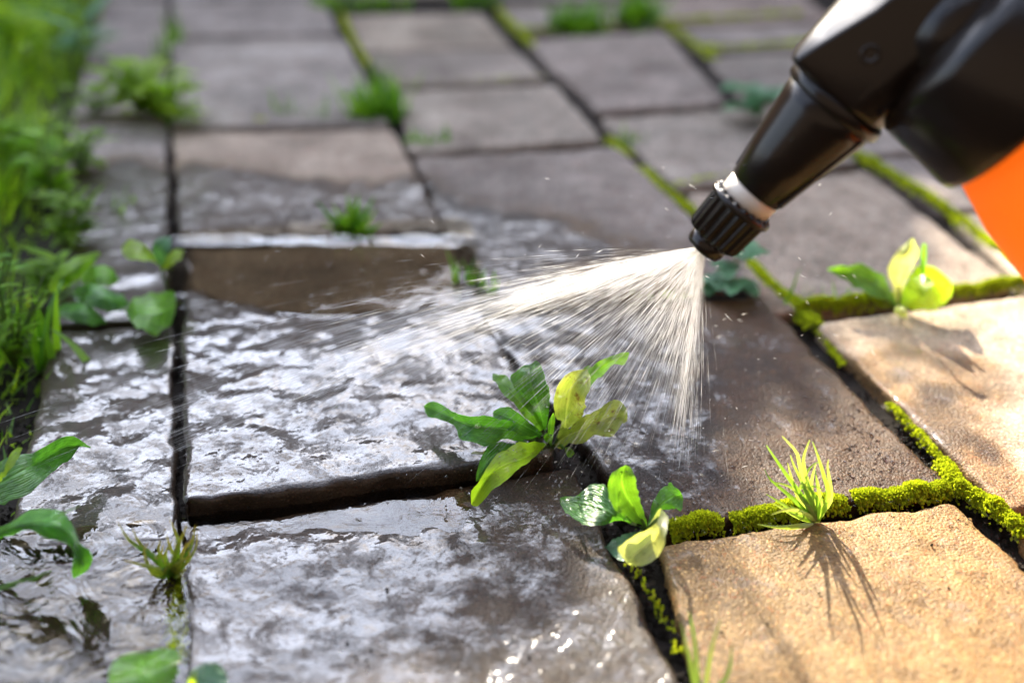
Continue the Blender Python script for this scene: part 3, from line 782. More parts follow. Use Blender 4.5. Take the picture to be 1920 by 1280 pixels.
leafC('mid', [(1220, 430), (1325, 300), (1335, 200), (1350, 90)], [(1222, 430), (1335, 300), (1348, 200), (1360, 86)], [(1226, 430), (1350, 300), (1368, 200), (1372, 92)],
      [.004, .02, .03, .04], [.004, .02, .03, .04], [.004, .02, .03, .04], seed=35, m=5)
leafC('pale', [(1200, 440), (1190, 460), (1210, 495), (1240, 505)], [(1215, 435), (1220, 465), (1235, 495), (1250, 505)], [(1230, 440), (1260, 470), (1262, 495), (1254, 506)],
      [.01, .012, .008, .004], [.012, .014, .01, .004], [.01, .012, .008, .004], n=10, seed=36)
stem(pC, M_STEM, [[G(*tC(1215, 475), -0.012), G(*tC(1215, 440), 0.004), G(*tC(1220, 330), 0.016)], [G(*tC(1215, 475), -0.012), G(*tC(1235, 440), 0.004), G(*tC(1300, 380), 0.012)]], 0.0012, 0.0007)

# --- drooping broad leaves by the lawn
tD = lambda x, y: (0.422 * x, 740 + 0.422 * y)
pD = empty("broadleaf_weed", G(-90, 960, 0.0), "lawn edge weed with two long dark glossy drooping leaves over flooded stone", "weed", "broad leaved weeds in the joints")
def leafD(mat, l, c, r, hl, hc, hr, **k): return leaf3("leaf", pD, LEAF[mat], hs(l, hl), hs(c, hc), hs(r, hr), tf=tD, **k)
leafD('deep', [(-150, 430), (-60, 340), (30, 282), (120, 258), (190, 236), (260, 196), (320, 184), (370, 205), (402, 228)],
      [(-150, 480), (-60, 430), (40, 370), (130, 320), (220, 270), (300, 228), (404, 232)],
      [(-150, 520), (-40, 490), (60, 472), (140, 432), (210, 365), (280, 305), (330, 260), (360, 232), (404, 238)],
      [.008, .026, .030, .024, .014], [.006, .020, .024, .019, .013], [.005, .016, .020, .016, .012], cup=0.0, seed=41)
leafD('lime', [(-20, 380), (10, 340), (40, 275), (70, 240), (98, 232)], [(-10, 385), (25, 335), (55, 285), (98, 236)], [(0, 388), (35, 345), (75, 290), (100, 240)],
      [.02, .03, .034, .034], [.02, .03, .034, .034], [.02, .03, .034, .034], seed=42, m=5)
leafD('deep', [(-150, 640), (-40, 600), (50, 565), (130, 514), (220, 506), (290, 532), (336, 600), (352, 655), (405, 705), (412, 765)],
      [(-150, 660), (-40, 625), (60, 590), (150, 572), (240, 580), (310, 625), (345, 690), (365, 760), (352, 808)],
      [(-150, 690), (-30, 655), (60, 612), (120, 602), (200, 632), (290, 655), (326, 690), (322, 750), (318, 795), (335, 812)],
      [.006, .026, .032, .026, .010], [.006, .028, .036, .028, .006], [.006, .022, .026, .018, .004], n=30, seed=43)
leafD('mid', [(230, 545), (300, 512), (360, 487)], [(232, 548), (300, 516), (361, 488)], [(234, 552), (302, 520), (362, 490)], [.034, .036, .038], [.034, .036, .038], [.034, .036, .038], n=8, m=3, seed=44)
leafD('mid', [(-60, 862), (40, 835), (130, 812), (228, 778)], [(-60, 872), (40, 846), (130, 820), (229, 780)], [(-60, 884), (40, 858), (130, 828), (230, 783)],
      [.006, .014, .016, .014], [.006, .015, .017, .014], [.006, .014, .016, .014], n=14, m=5, seed=45)
stem(pD, M_STEM, [[G(*tD(-200, 560), -0.012), G(*tD(-170, 520), 0.004), G(*tD(-100, 450), 0.012)], [G(*tD(-200, 640), -0.012), G(*tD(-180, 650), 0.004), G(*tD(-60, 630), 0.018)]], 0.0014, 0.001)

pE = empty("broadleaf_weed", G(330, 1330, 0.0), "low weed with rounded pale green leaves at the flooded near joint", "weed", "broad leaved weeds in the joints")
def leafE(mat, l, c, r, hl, hc, hr, **k): return leaf3("leaf", pE, LEAF[mat], hs(l, hl), hs(c, hc), hs(r, hr), tf=tD, **k)
leafE('mid', [(760, 1420), (560, 1360), (490, 1290), (492, 1205), (550, 1155), (640, 1140)], [(770, 1400), (680, 1330), (630, 1270), (620, 1210), (650, 1142)],
      [(790, 1400), (770, 1290), (796, 1200), (795, 1140), (730, 1126), (660, 1138)], [.004, .012, .012, .010], [.004, .014, .016, .012], [.004, .010, .010, .010], seed=51)
leafE('blue', [(860, 1420), (830, 1300), (850, 1230), (900, 1195), (950, 1185)], [(880, 1420), (890, 1310), (910, 1250), (955, 1186)], [(900, 1420), (1000, 1330), (1010, 1260), (985, 1200)],
      [.004, .012, .014, .014], [.004, .010, .012, .014], [.004, .008, .010, .012], seed=52)
leafE('lime', [(840, 1330), (840, 1270), (862, 1220)], [(848, 1330), (852, 1270), (866, 1220)], [(858, 1330), (868, 1280), (870, 1222)], [.004, .02, .022], [.004, .02, .022], [.004, .02, .022], n=10, m=5, seed=53)
stem(pE, M_STEM, [[G(*tD(800, 1470), -0.012), G(*tD(790, 1440), 0.003), G(*tD(760, 1390), 0.006)], [G(*tD(830, 1470), -0.012), G(*tD(860, 1430), 0.004), G(*tD(880, 1380), 0.008)]], 0.001, 0.0007)

# ------------------------------------------------------------------ small weeds by the lawn
def oval(verts, faces, uvs, base, tip, side, w, sag=0.0, rnd=0.5, n=7, m=5):
    up = (tip - base).cross(side).normalized()
    if up.z < 0: up = -up
    b0 = len(verts)
    for i in range(n):
        s = i / (n - 1)
        c = base.lerp(tip, s) - up * sag * (s * s)
        ww = w * max(0.04, math.sin(math.pi * min(1, s ** 0.8 * 0.98 + 0.02))) ** rnd
        for j in range(m):
            t = j / (m - 1) - 0.5
            verts.append(c + side * ww * t + up * abs(t) * ww * 0.35); uvs.append((s, t + 0.5))
    for i in range(n - 1):
        for j in range(m - 1):
            a = b0 + i * m + j; faces.append((a, a + 1, a + m + 1, a + m))
def weed(px, py, h, n, ll, lw, mat, label, seed, lean=(0, 0), name="leafy_weed", group="small leafy weeds along the lawn", rnd=0.6):
    rg = random.Random(seed)
    base = G(px, py, -0.004)
    root = empty(name, base, label, "weed", group)
    v, f, u = [], [], []
    paths = []
    nst = max(2, n // 5)
    for s in range(nst):
        an = rg.uniform(0, 6.28); sp_ = rg.uniform(0.1, 0.55)
        d = Vector((math.cos(an) * sp_ + lean[0], math.sin(an) * sp_ + lean[1], 1)).normalized()
        hh = h * rg.uniform(0.6, 1.0)
        pts = [base, base + d * hh * 0.5 + Vector((0, 0, hh * .08)), base + d * hh]
        paths.append(pts)
        for k in range(max(3, n // nst)):
            t = 0.25 + 0.75 * (k + rg.random() * .5) / max(3, n // nst)
            p = base.lerp(base + d * hh, min(t, 1))
            a2 = k * 2.4 + rg.uniform(-.4, .4)
            dr = Vector((math.cos(a2), math.sin(a2), rg.uniform(-0.1, 0.7))).normalized()
            l_ = ll * rg.uniform(0.6, 1.1)
            sd = dr.cross(Vector((0, 0, 1))).normalized()
            oval(v, f, u, p, p + dr * l_, sd, lw * rg.uniform(0.7, 1.1), l_ * rg.uniform(0, .35), rnd)
    link_mesh("foliage", v, f, LEAF[mat], root, uvs=u)
    stem(root, M_STEM, paths, 0.0009, 0.0005)
    return root
weed(266, 226, 0.050, 50, 0.026, 0.016, 'lime', "bright bushy weed straddling the first black joint beside a grass clump", 3)
weed(318, 246, 0.060, 36, 0.026, 0.010, 'lime', "upright yellow green weed growing in the end of the black joint", 4, (0, .1))
weed(180, 222, 0.034, 20, 0.018, 0.010, 'weed', "small round leaved weed at the lawn edge near the dark damp stone", 5)
weed(120, 470, 0.036, 46, 0.022, 0.007, 'weed', "sprawling narrow leaved weed leaning from lawn onto the damp stone", 6, (.5, 0))
weed(80, 560, 0.032, 40, 0.020, 0.007, 'weed', "low dark weed at the lawn edge beside grass stalks", 8, (.6, -.1))
weed(30, 690, 0.060, 60, 0.012, 0.0035, 'weed', "feathery wet stalk weed at the lawn corner with tiny leaves", 14, (.1, 0))
weed(-10, 640, 0.060, 60, 0.014, 0.004, 'mid', "darker feathery stalk weed at the outermost lawn corner", 15, (.1, 0))
weed(100, 380, 0.050, 30, 0.022, 0.012, 'weed', "taller weed with rounded yellow leaves in the lawn margin", 9)
weed(40, 330, 0.055, 40, 0.020, 0.008, 'weed', "bushy narrow leaved weed deep in the lawn", 10)
weed(150, 330, 0.045, 40, 0.018, 0.007, 'weed', "fine leaved weed spilling over the lawn border by dry paving", 16, (.2, 0))
weed(40, 120, 0.075, 34, 0.035, 0.016, 'lime', "tall pale leafed weed at the far lawn corner", 12)
weed(140, 130, 0.06, 16, 0.05, 0.010, 'blue', "bluish weed with one long arching leaf over the lawn", 13, (.3, 0))
pF = empty("seedling", G(318, 545, 0.0), "seedling with a lime leaf pair overhanging the black joint", "weed")
leaf3("leaf", pF, LEAF['lime'], hs([(300, 500), (275, 462), (245, 450), (228, 458)], [.02, .034, .034, .032]), hs([(302, 503), (280, 478), (250, 470), (227, 468)], [.02, .03, .032, .031]),
      hs([(304, 506), (290, 492), (255, 488), (230, 480)], [.02, .028, .030, .030]), n=12, m=7)
leaf3("leaf", pF, LEAF['lime'], hs([(300, 503), (315, 478), (330, 468), (344, 466)], [.02, .028, .03, .03]), hs([(302, 505), (318, 488), (332, 478), (345, 470)], [.02, .027, .03, .03]),
      hs([(304, 508), (322, 498), (336, 488), (345, 474)], [.02, .027, .029, .03]), n=10, m=5)
leaf3("leaf", pF, LEAF['blue'], hs([(300, 500), (285, 465), (300, 445), (318, 442)], [.02, .036, .04, .04]), hs([(302, 500), (300, 470), (306, 455), (319, 444)], [.02, .034, .038, .04]),
      hs([(305, 500), (315, 475), (320, 460), (321, 446)], [.02, .034, .038, .04]), n=10, m=5)
stem(pF, M_STEM, [[G(318, 548, -0.012), G(312, 540, 0.004), G(302, 503, 0.02)]], 0.0010, 0.0007)
pH = empty("creeping_weed", G(90, 590, 0.0), "creeping weed reaching a broad dark leaf to the black joint", "weed")
leaf3("leaf", pH, LEAF['mid'], hs([(232, 575), (260, 556), (300, 548), (330, 545)], [.012, .016, .016, .012]), hs([(235, 582), (265, 585), (300, 585), (332, 572)], [.012, .018, .018, .010]),
      hs([(238, 590), (255, 612), (290, 628), (326, 604)], [.012, .013, .010, .008]), n=16, seed=61, wave=.003)
leaf3("leaf", pH, LEAF['deep'], hs([(130, 545), (165, 532), (200, 540), (240, 562)], [.014, .022, .02, .014]), hs([(132, 552), (168, 552), (202, 560), (242, 568)], [.014, .02, .02, .013]),
      hs([(134, 560), (165, 572), (205, 585), (240, 576)], [.013, .015, .013, .012]), n=16, seed=62, wave=.003)
leaf3("leaf", pH, LEAF['mid'], hs([(150, 520), (175, 500), (205, 500), (222, 520)], [.016, .026, .026, .02]), hs([(152, 526), (178, 518), (205, 518), (223, 524)], [.016, .024, .024, .02]),
      hs([(154, 532), (180, 535), (206, 536), (222, 528)], [.015, .02, .02, .019]), n=14, seed=63)
leaf3("leaf", pH, LEAF['weed'], hs([(90, 545), (110, 500), (150, 480), (186, 470)], [.012, .03, .03, .026]), hs([(94, 548), (120, 520), (155, 496), (188, 473)], [.012, .028, .03, .026]),
      hs([(98, 552), (130, 535), (162, 508), (189, 478)], [.012, .022, .024, .025]), n=14, seed=64)
leaf3("leaf", pH, LEAF['deep'], hs([(100, 575), (140, 566), (170, 575), (200, 600)], [.01, .016, .014, .008]), hs([(102, 582), (140, 585), (172, 592), (200, 604)], [.01, .014, .012, .007]),
      hs([(104, 590), (138, 602), (170, 610), (198, 608)], [.009, .009, .008, .006]), n=14, seed=65)
stem(pH, M_STEM, [[G(90, 595, -0.012), G(95, 580, 0.006), G(130, 552, .014), G(180, 560, .016), G(236, 582, .012)], [G(95, 580, 0.004), G(120, 548, .012), G(152, 526, .016)]], 0.0011, 0.0008)

# clover near nozzle and behind it
def clover(px, py, label, spots, mat='blue', r=0.009, grp="round leaved clover plants in the joints"):
    base = G(px, py, -0.003)
    root = empty("clover", base, label, "clover", grp)
    v, f, u, paths = [], [], [], []
    rg = random.Random(int(px))
    for (x, y, h, rr) in spots:
        c = G(x, y, h)
        for k in range(3):
            a = k * 2.094 + rg.uniform(-.3, .3) + x
            d = Vector((math.cos(a), math.sin(a), rg.uniform(-.15, .3))).normalized()
            oval(v, f, u, c, c + d * rr, d.cross(Vector((0, 0, 1))).normalized(), rr * 1.0, rr * .1, 0.5)
        paths.append([base, base.lerp(c, .5) + Vector((0, 0, h * .25)), c])
    link_mesh("foliage", v, f, LEAF[mat], root, uvs=u)
    stem(root, M_STEM, paths, 0.0006, 0.0004)
clover(1375, 520, "blue green clover in the mossy joint right under the nozzle", [(1385, 470, .022, .013), (1410, 476, .026, .011), (1345, 528, .008, .012), (1376, 536, .01, .011), (1402, 540, .006, .009), (1330, 535, .006, .009), (1362, 505, .015, .010)])
clover(1420, 208, "blue green clover in the joint farthest behind the nozzle cone", [(1396, 172, .022, .020), (1440, 182, .022, .020), (1398, 206, .010, .018), (1420, 190, .016, .016), (1465, 178, .018, .014)])

# ------------------------------------------------------------------ grass
def blade(verts, faces, uvs, base, d, length, w, droop, rv, n=6, twist=0.0):
    side = d.cross(Vector((0, 0, 1)))
    if side.length < 1e-3: side = Vector((1, 0, 0))
    side = (Matrix.Rotation(twist, 3, d) @ side.normalized())
    hd = Vector((d.x, d.y, 0))
    b0 = len(verts)
    for i in range(n):
        s = i / (n - 1)
        c = base + d * length * s + hd * droop * length * s * s - Vector((0, 0, 1)) * droop * length * s * s * 0.8
        ww = w * (1 - s ** 1.7) * (0.6 + 0.4 * min(1, s * 4)) * 0.5 + 0.00008
        verts.append(c - side * ww); verts.append(c + side * ww)
        uvs.append((s, rv)); uvs.append((s, rv))
    for i in range(n - 1):
        a = b0 + 2 * i; faces.append((a, a + 1, a + 3, a + 2))
def tuft(px, py, n, length, w, spread, mat, label, seed, lean=(0, 0), rad=0.006, group="grass tufts growing in the joints", along=None):
    rg = random.Random(seed)
    v, f, u = [], [], []
    base = G(px, py, -0.006)
    for k in range(n):
        a = rg.uniform(0, 6.283); s = spread * rg.random() ** 0.6
        d = Vector((math.cos(a) * s + lean[0], math.sin(a) * s + lean[1], 1)).normalized()
        off = Vector((rg.gauss(0, rad), rg.gauss(0, rad * .5), 0))
        if along: off = Vector(along) * rg.uniform(-1, 1) + Vector((rg.gauss(0, .001), rg.gauss(0, .001), 0))
        blade(v, f, u, off, d, length * rg.uniform(0.45, 1.0), w * rg.uniform(.7, 1.2), rg.uniform(0.0, .45), rg.random(), twist=rg.uniform(-.6, .6))
    o = link_mesh("grass_tuft", v, f, mat, uvs=u)
    o.location = base
    return tag(o, label, "grass tuft", group)
def blades_px(name, base_px, specs, w, mat, label, cat="grass tuft", group="grass tufts growing in the joints", copies=1, jit=14):
    """blades drawn one by one: each a list of (x, y, height)"""
    base = G(*base_px, 0.0)
    v, f, u = [], [], []
    rg = random.Random(int(base_px[0]))
    full = []
    for sp_ in specs:
        full.append(sp_)
        if isinstance(sp_, tuple): continue
        for c_ in range(copies - 1):                     # shorter side blades around each drawn one
            e = rg.uniform(.45, .85); dx, dy = rg.gauss(0, jit), rg.gauss(0, jit * .6)
            full.append([(x0 + (x - x0) * e + dx * i_ / (len(sp_) - 1) + rg.gauss(0, 2), y0_ + (y - y0_) * e + dy * i_ / (len(sp_) - 1), h * e)
                         for i_, ((x, y, h), (x0, y0_, _)) in enumerate(zip(sp_, [sp_[0]] * len(sp_)))])
    for k, sp_ in enumerate(full):
        wk = w
        if isinstance(sp_, tuple): sp_, wk = sp_
        P = crom([G(*p) for p in sp_], 12)
        b0 = len(v)
        view = (Vector((0, 0, HC)) - P[6]).normalized()
        for i, p in enumerate(P):
            t = (P[min(i + 1, 11)] - P[max(i - 1, 0)]).normalized()
            s_ = t.cross(view).normalized(); nn = s_.cross(t).normalized()
            a = i / 11
            ww = wk * 0.5 * (1 - a ** 2.2) * (0.7 + 0.3 * min(1, a * 5)) + .0001
            v += [p - s_ * ww - base, p + nn * ww * .5 - base, p + s_ * ww - base]
            rv = (k * 0.377) % 1
            u += [(a, rv)] * 3
        for i in range(11):
            for j in range(2):
                q = b0 + 3 * i + j; f.append((q, q + 1, q + 4, q + 3))
    o = link_mesh(name, v, f, mat, uvs=u)
    o.location = base
    return tag(o, label, cat, group)

tD3 = lambda x, y, h: (*tD(x, y), h)
blades_px("grass_tuft", (322, 1070), [
    [tD3(765, 800, 0), tD3(700, 740, .008), tD3(620, 680, .014), tD3(570, 640, .018), tD3(524, 566, .026)],
    [tD3(765, 800, 0), tD3(700, 772, .008), tD3(620, 752, .010), tD3(552, 734, .010)],
    [tD3(770, 800, 0), tD3(775, 720, .012), tD3(800, 650, .018), tD3(830, 578, .026)],
    [tD3(770, 800, 0), tD3(790, 700, .012), tD3(790, 640, .018), tD3(752, 545, .028)],
    [tD3(780, 800, 0), tD3(815, 730, .010), tD3(850, 670, .014), tD3(868, 575, .022)],
    ([tD3(785, 795, 0), tD3(840, 730, .008), tD3(872, 670, .012), tD3(876, 600, .018)], .0012),
    [tD3(760, 800, 0), tD3(720, 760, .008), tD3(705, 700, .014), tD3(712, 645, .02)],
    [tD3(775, 800, 0), tD3(800, 760, .008), tD3(810, 710, .012), tD3(826, 665, .016)],
    [tD3(755, 800, 0), tD3(690, 790, .004), tD3(660, 760, .008), tD3(640, 690, .014), tD3(655, 660, .016)],
    [tD3(760, 800, 0), tD3(735, 720, .012), tD3(745, 680, .016), tD3(770, 640, .018)],
    [tD3(760, 805, 0), tD3(700, 805, .002), tD3(660, 790, .003)],
    [tD3(770, 805, 0), tD3(800, 790, .003), tD3(830, 770, .004)],
    [tD3(765, 805, 0), tD3(760, 760, .007), tD3(730, 740, .009), tD3(680, 720, .01)],
    [tD3(770, 800, 0), tD3(765, 740, .01), tD3(780, 690, .014), tD3(775, 650, .018)],
], 0.0017, M_DRY, "wet grass tuft with yellowed blades in the near black joint", copies=2)
# sunlit tuft that throws the shadow
tG = lambda x, y, h: (1280 + x / 3.0, 854 + y / 3.0, h)
blades_px("grass_tuft", (1525, 970), [
    [tG(740, 370, 0), tG(680, 240, .012), tG(600, 130, .022), tG(510, 0, .032), tG(470, -60, .038)],
    [tG(740, 370, 0), tG(700, 200, .015), tG(660, 60, .026), tG(640, -20, .034), tG(560, -110, .043)],
    [tG(745, 370, 0), tG(720, 200, .015), tG(690, 100, .022), tG(680, 10, .03), tG(715, -90, .04)],
    [tG(760, 370, 0), tG(820, 230, .013), tG(790, 100, .023), tG(760, 0, .032), tG(730, -80, .038)],
    [tG(735, 370, 0), tG(640, 260, .01), tG(560, 190, .014), tG(490, 130, .018), tG(460, 75, .02)],
    [tG(740, 370, 0), tG(660, 250, .01), tG(620, 150, .018), tG(590, 40, .026)],
    [tG(745, 370, 0), tG(700, 280, .009), tG(640, 200, .014), tG(570, 160, .016), tG(500, 150, .016)],
    [tG(750, 370, 0), tG(730, 270, .01), tG(680, 160, .018), tG(720, 60, .024), tG(780, 30, .026)],
    [tG(750, 370, 0), tG(760, 260, .011), tG(720, 190, .017), tG(700, 130, .02)],
    [tG(755, 370, 0), tG(800, 300, .006), tG(835, 230, .012), tG(815, 60, .027), tG(820, 20, .03)],
    [tG(730, 385, 0), tG(640, 395, .003), tG(540, 402, .003), tG(420, 385, .003)],
    [tG(735, 370, 0), tG(640, 330, .005), tG(560, 270, .009), tG(470, 215, .012)],
    [tG(745, 370, 0), tG(690, 260, .011), tG(650, 190, .015), tG(730, 170, .017), tG(790, 190, .016)],
    [tG(745, 375, 0), tG(700, 330, .005), tG(620, 310, .006), tG(580, 290, .007)],
], 0.0018, M_SUNTUFT, "pale sunlit grass tuft on the mossy joint, throwing a shadow on golden stone", copies=2, jit=22)
blades_px("grass_tuft", (1300, 1300), [
    [(1310, 1300, 0), (1302, 1200, .012), (1292, 1145, .02)], [(1305, 1300, 0), (1290, 1220, .01), (1276, 1165, .016)],
    [(1320, 1300, 0), (1335, 1210, .012), (1352, 1160, .018)], [(1330, 1310, 0), (1365, 1260, .006), (1372, 1210, .012)], [(1312, 1300, 0), (1306, 1240, .008), (1300, 1190, .014)],
], 0.0015, M_SUNTUFT, "few thin blades at the near end of the dark gap beside golden stone")
blades_px("grass_tuft", (655, 440), [
    [(655, 446, 0), (625, 415, .012), (605, 390, .02), (590, 374, .024)], [(657, 446, 0), (640, 410, .014), (622, 382, .024)], [(658, 446, 0), (655, 400, .018), (650, 362, .03)],
    [(660, 446, 0), (668, 400, .018), (672, 362, .032)], [(662, 446, 0), (682, 405, .016), (704, 366, .03)], [(664, 446, 0), (690, 415, .014), (706, 392, .022)],
    [(655, 446, 0), (635, 425, .008), (612, 408, .014)], [(660, 446, 0), (660, 405, .016), (662, 380, .024)], [(664, 446, 0), (700, 430, .007), (712, 420, .01)], [(650, 446, 0), (630, 430, .006), (604, 420, .01)],
    [(656, 446, 0), (648, 412, .014), (640, 392, .02)], [(662, 446, 0), (676, 418, .012), (686, 396, .018)],
    [(659, 446, 0), (665, 420, .012), (680, 380, .026)], [(657, 446, 0), (646, 420, .01), (632, 400, .018)],
], 0.0036, M_TUFT, "dark green grass tuft at the back edge of the puddle, reflected in it", copies=2)
tuft(704, 230, 80, 0.046, 0.005, 0.5, M_TUFT, "dense bright grass clump at the corner of the largest pale stone", 11, rad=0.012)
tuft(718, 190, 22, 0.045, 0.004, 0.5, M_TUFT, "small grass clump just behind the dense bright clump", 12, rad=0.008)
tuft(600, 232, 22, 0.042, 0.0018, 0.5, M_TUFT, "thin wispy grass along the near edge of the largest pale stone", 13, along=(0.035, 0, 0))
tuft(792, 284, 26, 0.026, 0.003, 0.5, M_TUFT, "short grass tuft at the corner of the blotched stone", 14, along=(.018, 0, 0))
tuft(1076, 66, 80, 0.052, 0.0055, 0.6, M_TUFT, "round bright grass tuft far back, first of two beside each other", 15, rad=0.010)
tuft(1194, 58, 80, 0.056, 0.0055, 0.6, M_TUFT, "pale green grass tuft far back, nearer the sprayer than its neighbour", 16, rad=0.011)
tuft(680, 22, 50, 0.040, 0.004, 0.7, M_TUFT, "grass tuft at the head of the second joint", 17, along=(.05, 0, 0))
tuft(886, 16, 46, 0.06, 0.004, 0.6, M_TUFT, "dark grass tuft at the head of the third joint", 18, along=(.03, 0.02, 0))
tuft(1184, 282, 14, 0.026, 0.0022, 0.5, M_TUFT, "tiny sprig in the third joint behind the spray", 19)
tuft(888, 562, 30, 0.034, 0.0030, 0.5, M_TUFT, "small wet grass sprig behind the upper spray streaks", 20, along=(.012, 0, 0))
tuft(1200, 560, 40, 0.010, 0.0016, 0.7, M_TUFT, "low green growth in the joint seen through the spray", 21, along=(.035, .002, 0))
tuft(1535, 585, 10, 0.032, 0.0022, 0.35, M_TUFT, "few upright blades in the mossy joint beside the sunlit weed", 22, along=(.02, 0, 0))
tuft(306, 120, 26, 0.05, 0.003, 0.35, M_TUFT, "slim grass line in the far part of the first joint", 23, along=(.002, .09, 0))
tuft(212, 405, 8, 0.03, 0.003, 0.5, M_TUFT, "thin sprig on the dark damp stone beside the lawn", 24, lean=(.5, 0))
tuft(335, 236, 16, 0.045, 0.0016, 0.4, M_TUFT, "hair thin pale blades beside the upright yellow green weed", 25, rad=.01)
tuft(60, 690, 12, 0.06, 0.004, 0.45, M_TUFT, "wet upright stalks at the near corner of the lawn", 26, rad=.012)
tuft(20, 690, 14, 0.06, 0.0045, 0.5, M_TUFT, "dewy grass clump at the lawn corner above the drooping leaves", 27, rad=.014)
tuft(1890, 440, 14, 0.03, 0.002, 0.7, M_TUFT, "small sunlit grass beside the orange tank", 28, along=(.02, .02, 0))

def lawn():
    poly = gpoly([(-1400, -250), (120, -250), (215, -60), (196, 60), (166, 200), (150, 330), (146, 430), (120, 480), (98, 600), (84, 700), (50, 800), (-10, 960), (-500, 1100)])
    rg = random.Random(5)
    v, f, u = [], [], []
    xs = [p[0] for p in poly]; ys = [p[1] for p in poly]
    n = 0
    x0 = max(min(xs), -1.3)
    while n < 15000:
        x, y = rg.uniform(x0, max(xs)), rg.uniform(min(ys), min(max(ys), 2.0))
        if not inside((x, y), poly): continue
        if x < -0.55 and rg.random() < .6: continue
        n += 1
        e = sdist((x, y), poly)
        hh = 0.03 + 0.075 * sm(0.0, 0.10, e) * (0.6 + 0.8 * noise.noise(Vector((x * 9, y * 9, 0))) )
        a = rg.uniform(0, 6.283); s = rg.uniform(0.05, .6)
        d = Vector((math.cos(a) * s + .12, math.sin(a) * s, 1)).normalized()
        blade(v, f, u, Vector((x, y, -0.022)), d, max(.02, hh * rg.uniform(.6, 1.15)), rg.uniform(.0016, .0040), rg.uniform(.05, .6), rg.random(), n=5, twist=rg.uniform(-.8, .8))
    o = link_mesh("lawn_grass", v, f, M_GRASS, uvs=u)
    tag(o, "unmown green lawn grass along the edge of the path", "grass", kind='stuff')
lawn()

# ------------------------------------------------------------------ moss in the joints
def moss():
    rg = random.Random(9)
    v, f, u = [], [], []
    def strip(pts, w, dens, hgt, size):
        P = [G(a, b, -0.004) for a, b in pts]
        for i in range(len(P) - 1):
            a, b = P[i], P[i + 1]
            d = (b - a); ln = d.length; d.normalize(); sd = Vector((-d.y, d.x, 0))
            for k in range(int(dens * ln)):
                t = rg.random(); o_ = rg.gauss(0, .38)
                if abs(o_) > 1: continue
                c = a.lerp(b, t)
                cl = 0.55 + 0.5 * noise.noise(Vector((c.x * 120, c.y * 120, i))) + 0.45 * noise.noise(Vector((c.x * 45, c.y * 45, i)))
                if cl < .22: continue
                p = c + sd * o_ * w + Vector((0, 0, hgt * max(0, 1 - o_ * o_) * (0.5 + cl)))
                an = rg.uniform(0, 6.283); tilt = rg.uniform(0, .9)
                dr = Vector((math.cos(an) * tilt, math.sin(an) * tilt, 1)).normalized()
                s_ = dr.orthogonal().normalized() * size * .42; q = dr.cross(s_)
                l_ = size * rg.uniform(.7, 1.5)
                b0 = len(v)
                v.extend([p, p + dr * l_ * .5 + s_, p + dr * l_, p + dr * l_ * .5 - s_, p + dr * l_ * .5 + q, p + dr * l_ * .5 - q])
                rv = rg.random() * .7 + .3 * cl
                u.extend([(0, rv)] * 6)
                f.extend([(b0, b0 + 1, b0 + 2, b0 + 3), (b0, b0 + 4, b0 + 2, b0 + 5)])
    strip([(1250, 1008), (1300, 995), (1400, 983), (1500, 964), (1600, 950), (1700, 939), (1772, 926)], .0066, 130000, .0052, .0018)
    strip([(1765, 880), (1790, 925), (1850, 958), (1925, 1018)], .0056, 80000, .0055, .0018)
    strip([(1665, 765), (1720, 820), (1770, 885)], .0028, 26000, .003, .0017)
    strip([(1400, 500), (1440, 545), (1490, 580), (1530, 622)], .0065, 50000, .004, .0021)
    strip([(1490, 590), (1560, 588), (1640, 578), (1700, 572), (1780, 562)], .0048, 46000, .006, .0022)
    strip([(1780, 562), (1850, 551), (1940, 542), (2000, 536)], .0048, 46000, .006, .0024)
    strip([(1530, 620), (1580, 690)], .003, 6000, .001, .0022)
    strip([(1600, 296), (1680, 345), (1770, 400)], 0.0051, 7200, .004, .0034)
    strip([(1770, 400), (1850, 465), (1925, 512)], .006, 9000, .003, .0034)
    strip([(1200, 325), (1250, 370), (1310, 415)], 0.0051, 7200, .003, .0032)
    strip([(1265, 358), (1340, 343), (1400, 335)], 0.0043, 4800, .002, .0032)
    strip([(935, 30), (975, 72), (1000, 95)], 0.0048, 2970, .003, .004)
    strip([(960, 68), (1100, 60), (1240, 52)], 0.0048, 2310, .003, .004)
    strip([(1245, 50), (1310, 100), (1340, 120)], 0.0054, 2640, .003, .004)
    strip([(1240, 50), (1380, 42), (1500, 34)], 0.0054, 2970, .003, .004)
    strip([(1310, 102), (1400, 98), (1520, 88)], 0.0054, 2970, .003, .004)
    strip([(640, 30), (660, 80), (690, 130)], 0.0030, 1650, .002, .0036)
    strip([(740, 166), (900, 158), (1020, 152)], 0.0030, 1320, .001, .0034)
    strip([(1140, 268), (1180, 300)], .005, 6000, .002, .003)
    strip([(332, 1080), (330, 1180), (332, 1260)], .006, 10000, .002, .0024)
    strip([(1180, 1060), (1220, 1120), (1280, 1230)], .003, 1500, .001, .002)
    strip([(480, 236), (500, 236)], .004, 16000, .003, .003)
    o = link_mesh("moss", v, f, M_MOSS, uvs=u, smooth=False)
    tag(o, "bright green moss filling the joints between stones", "moss", kind='stuff')
moss()

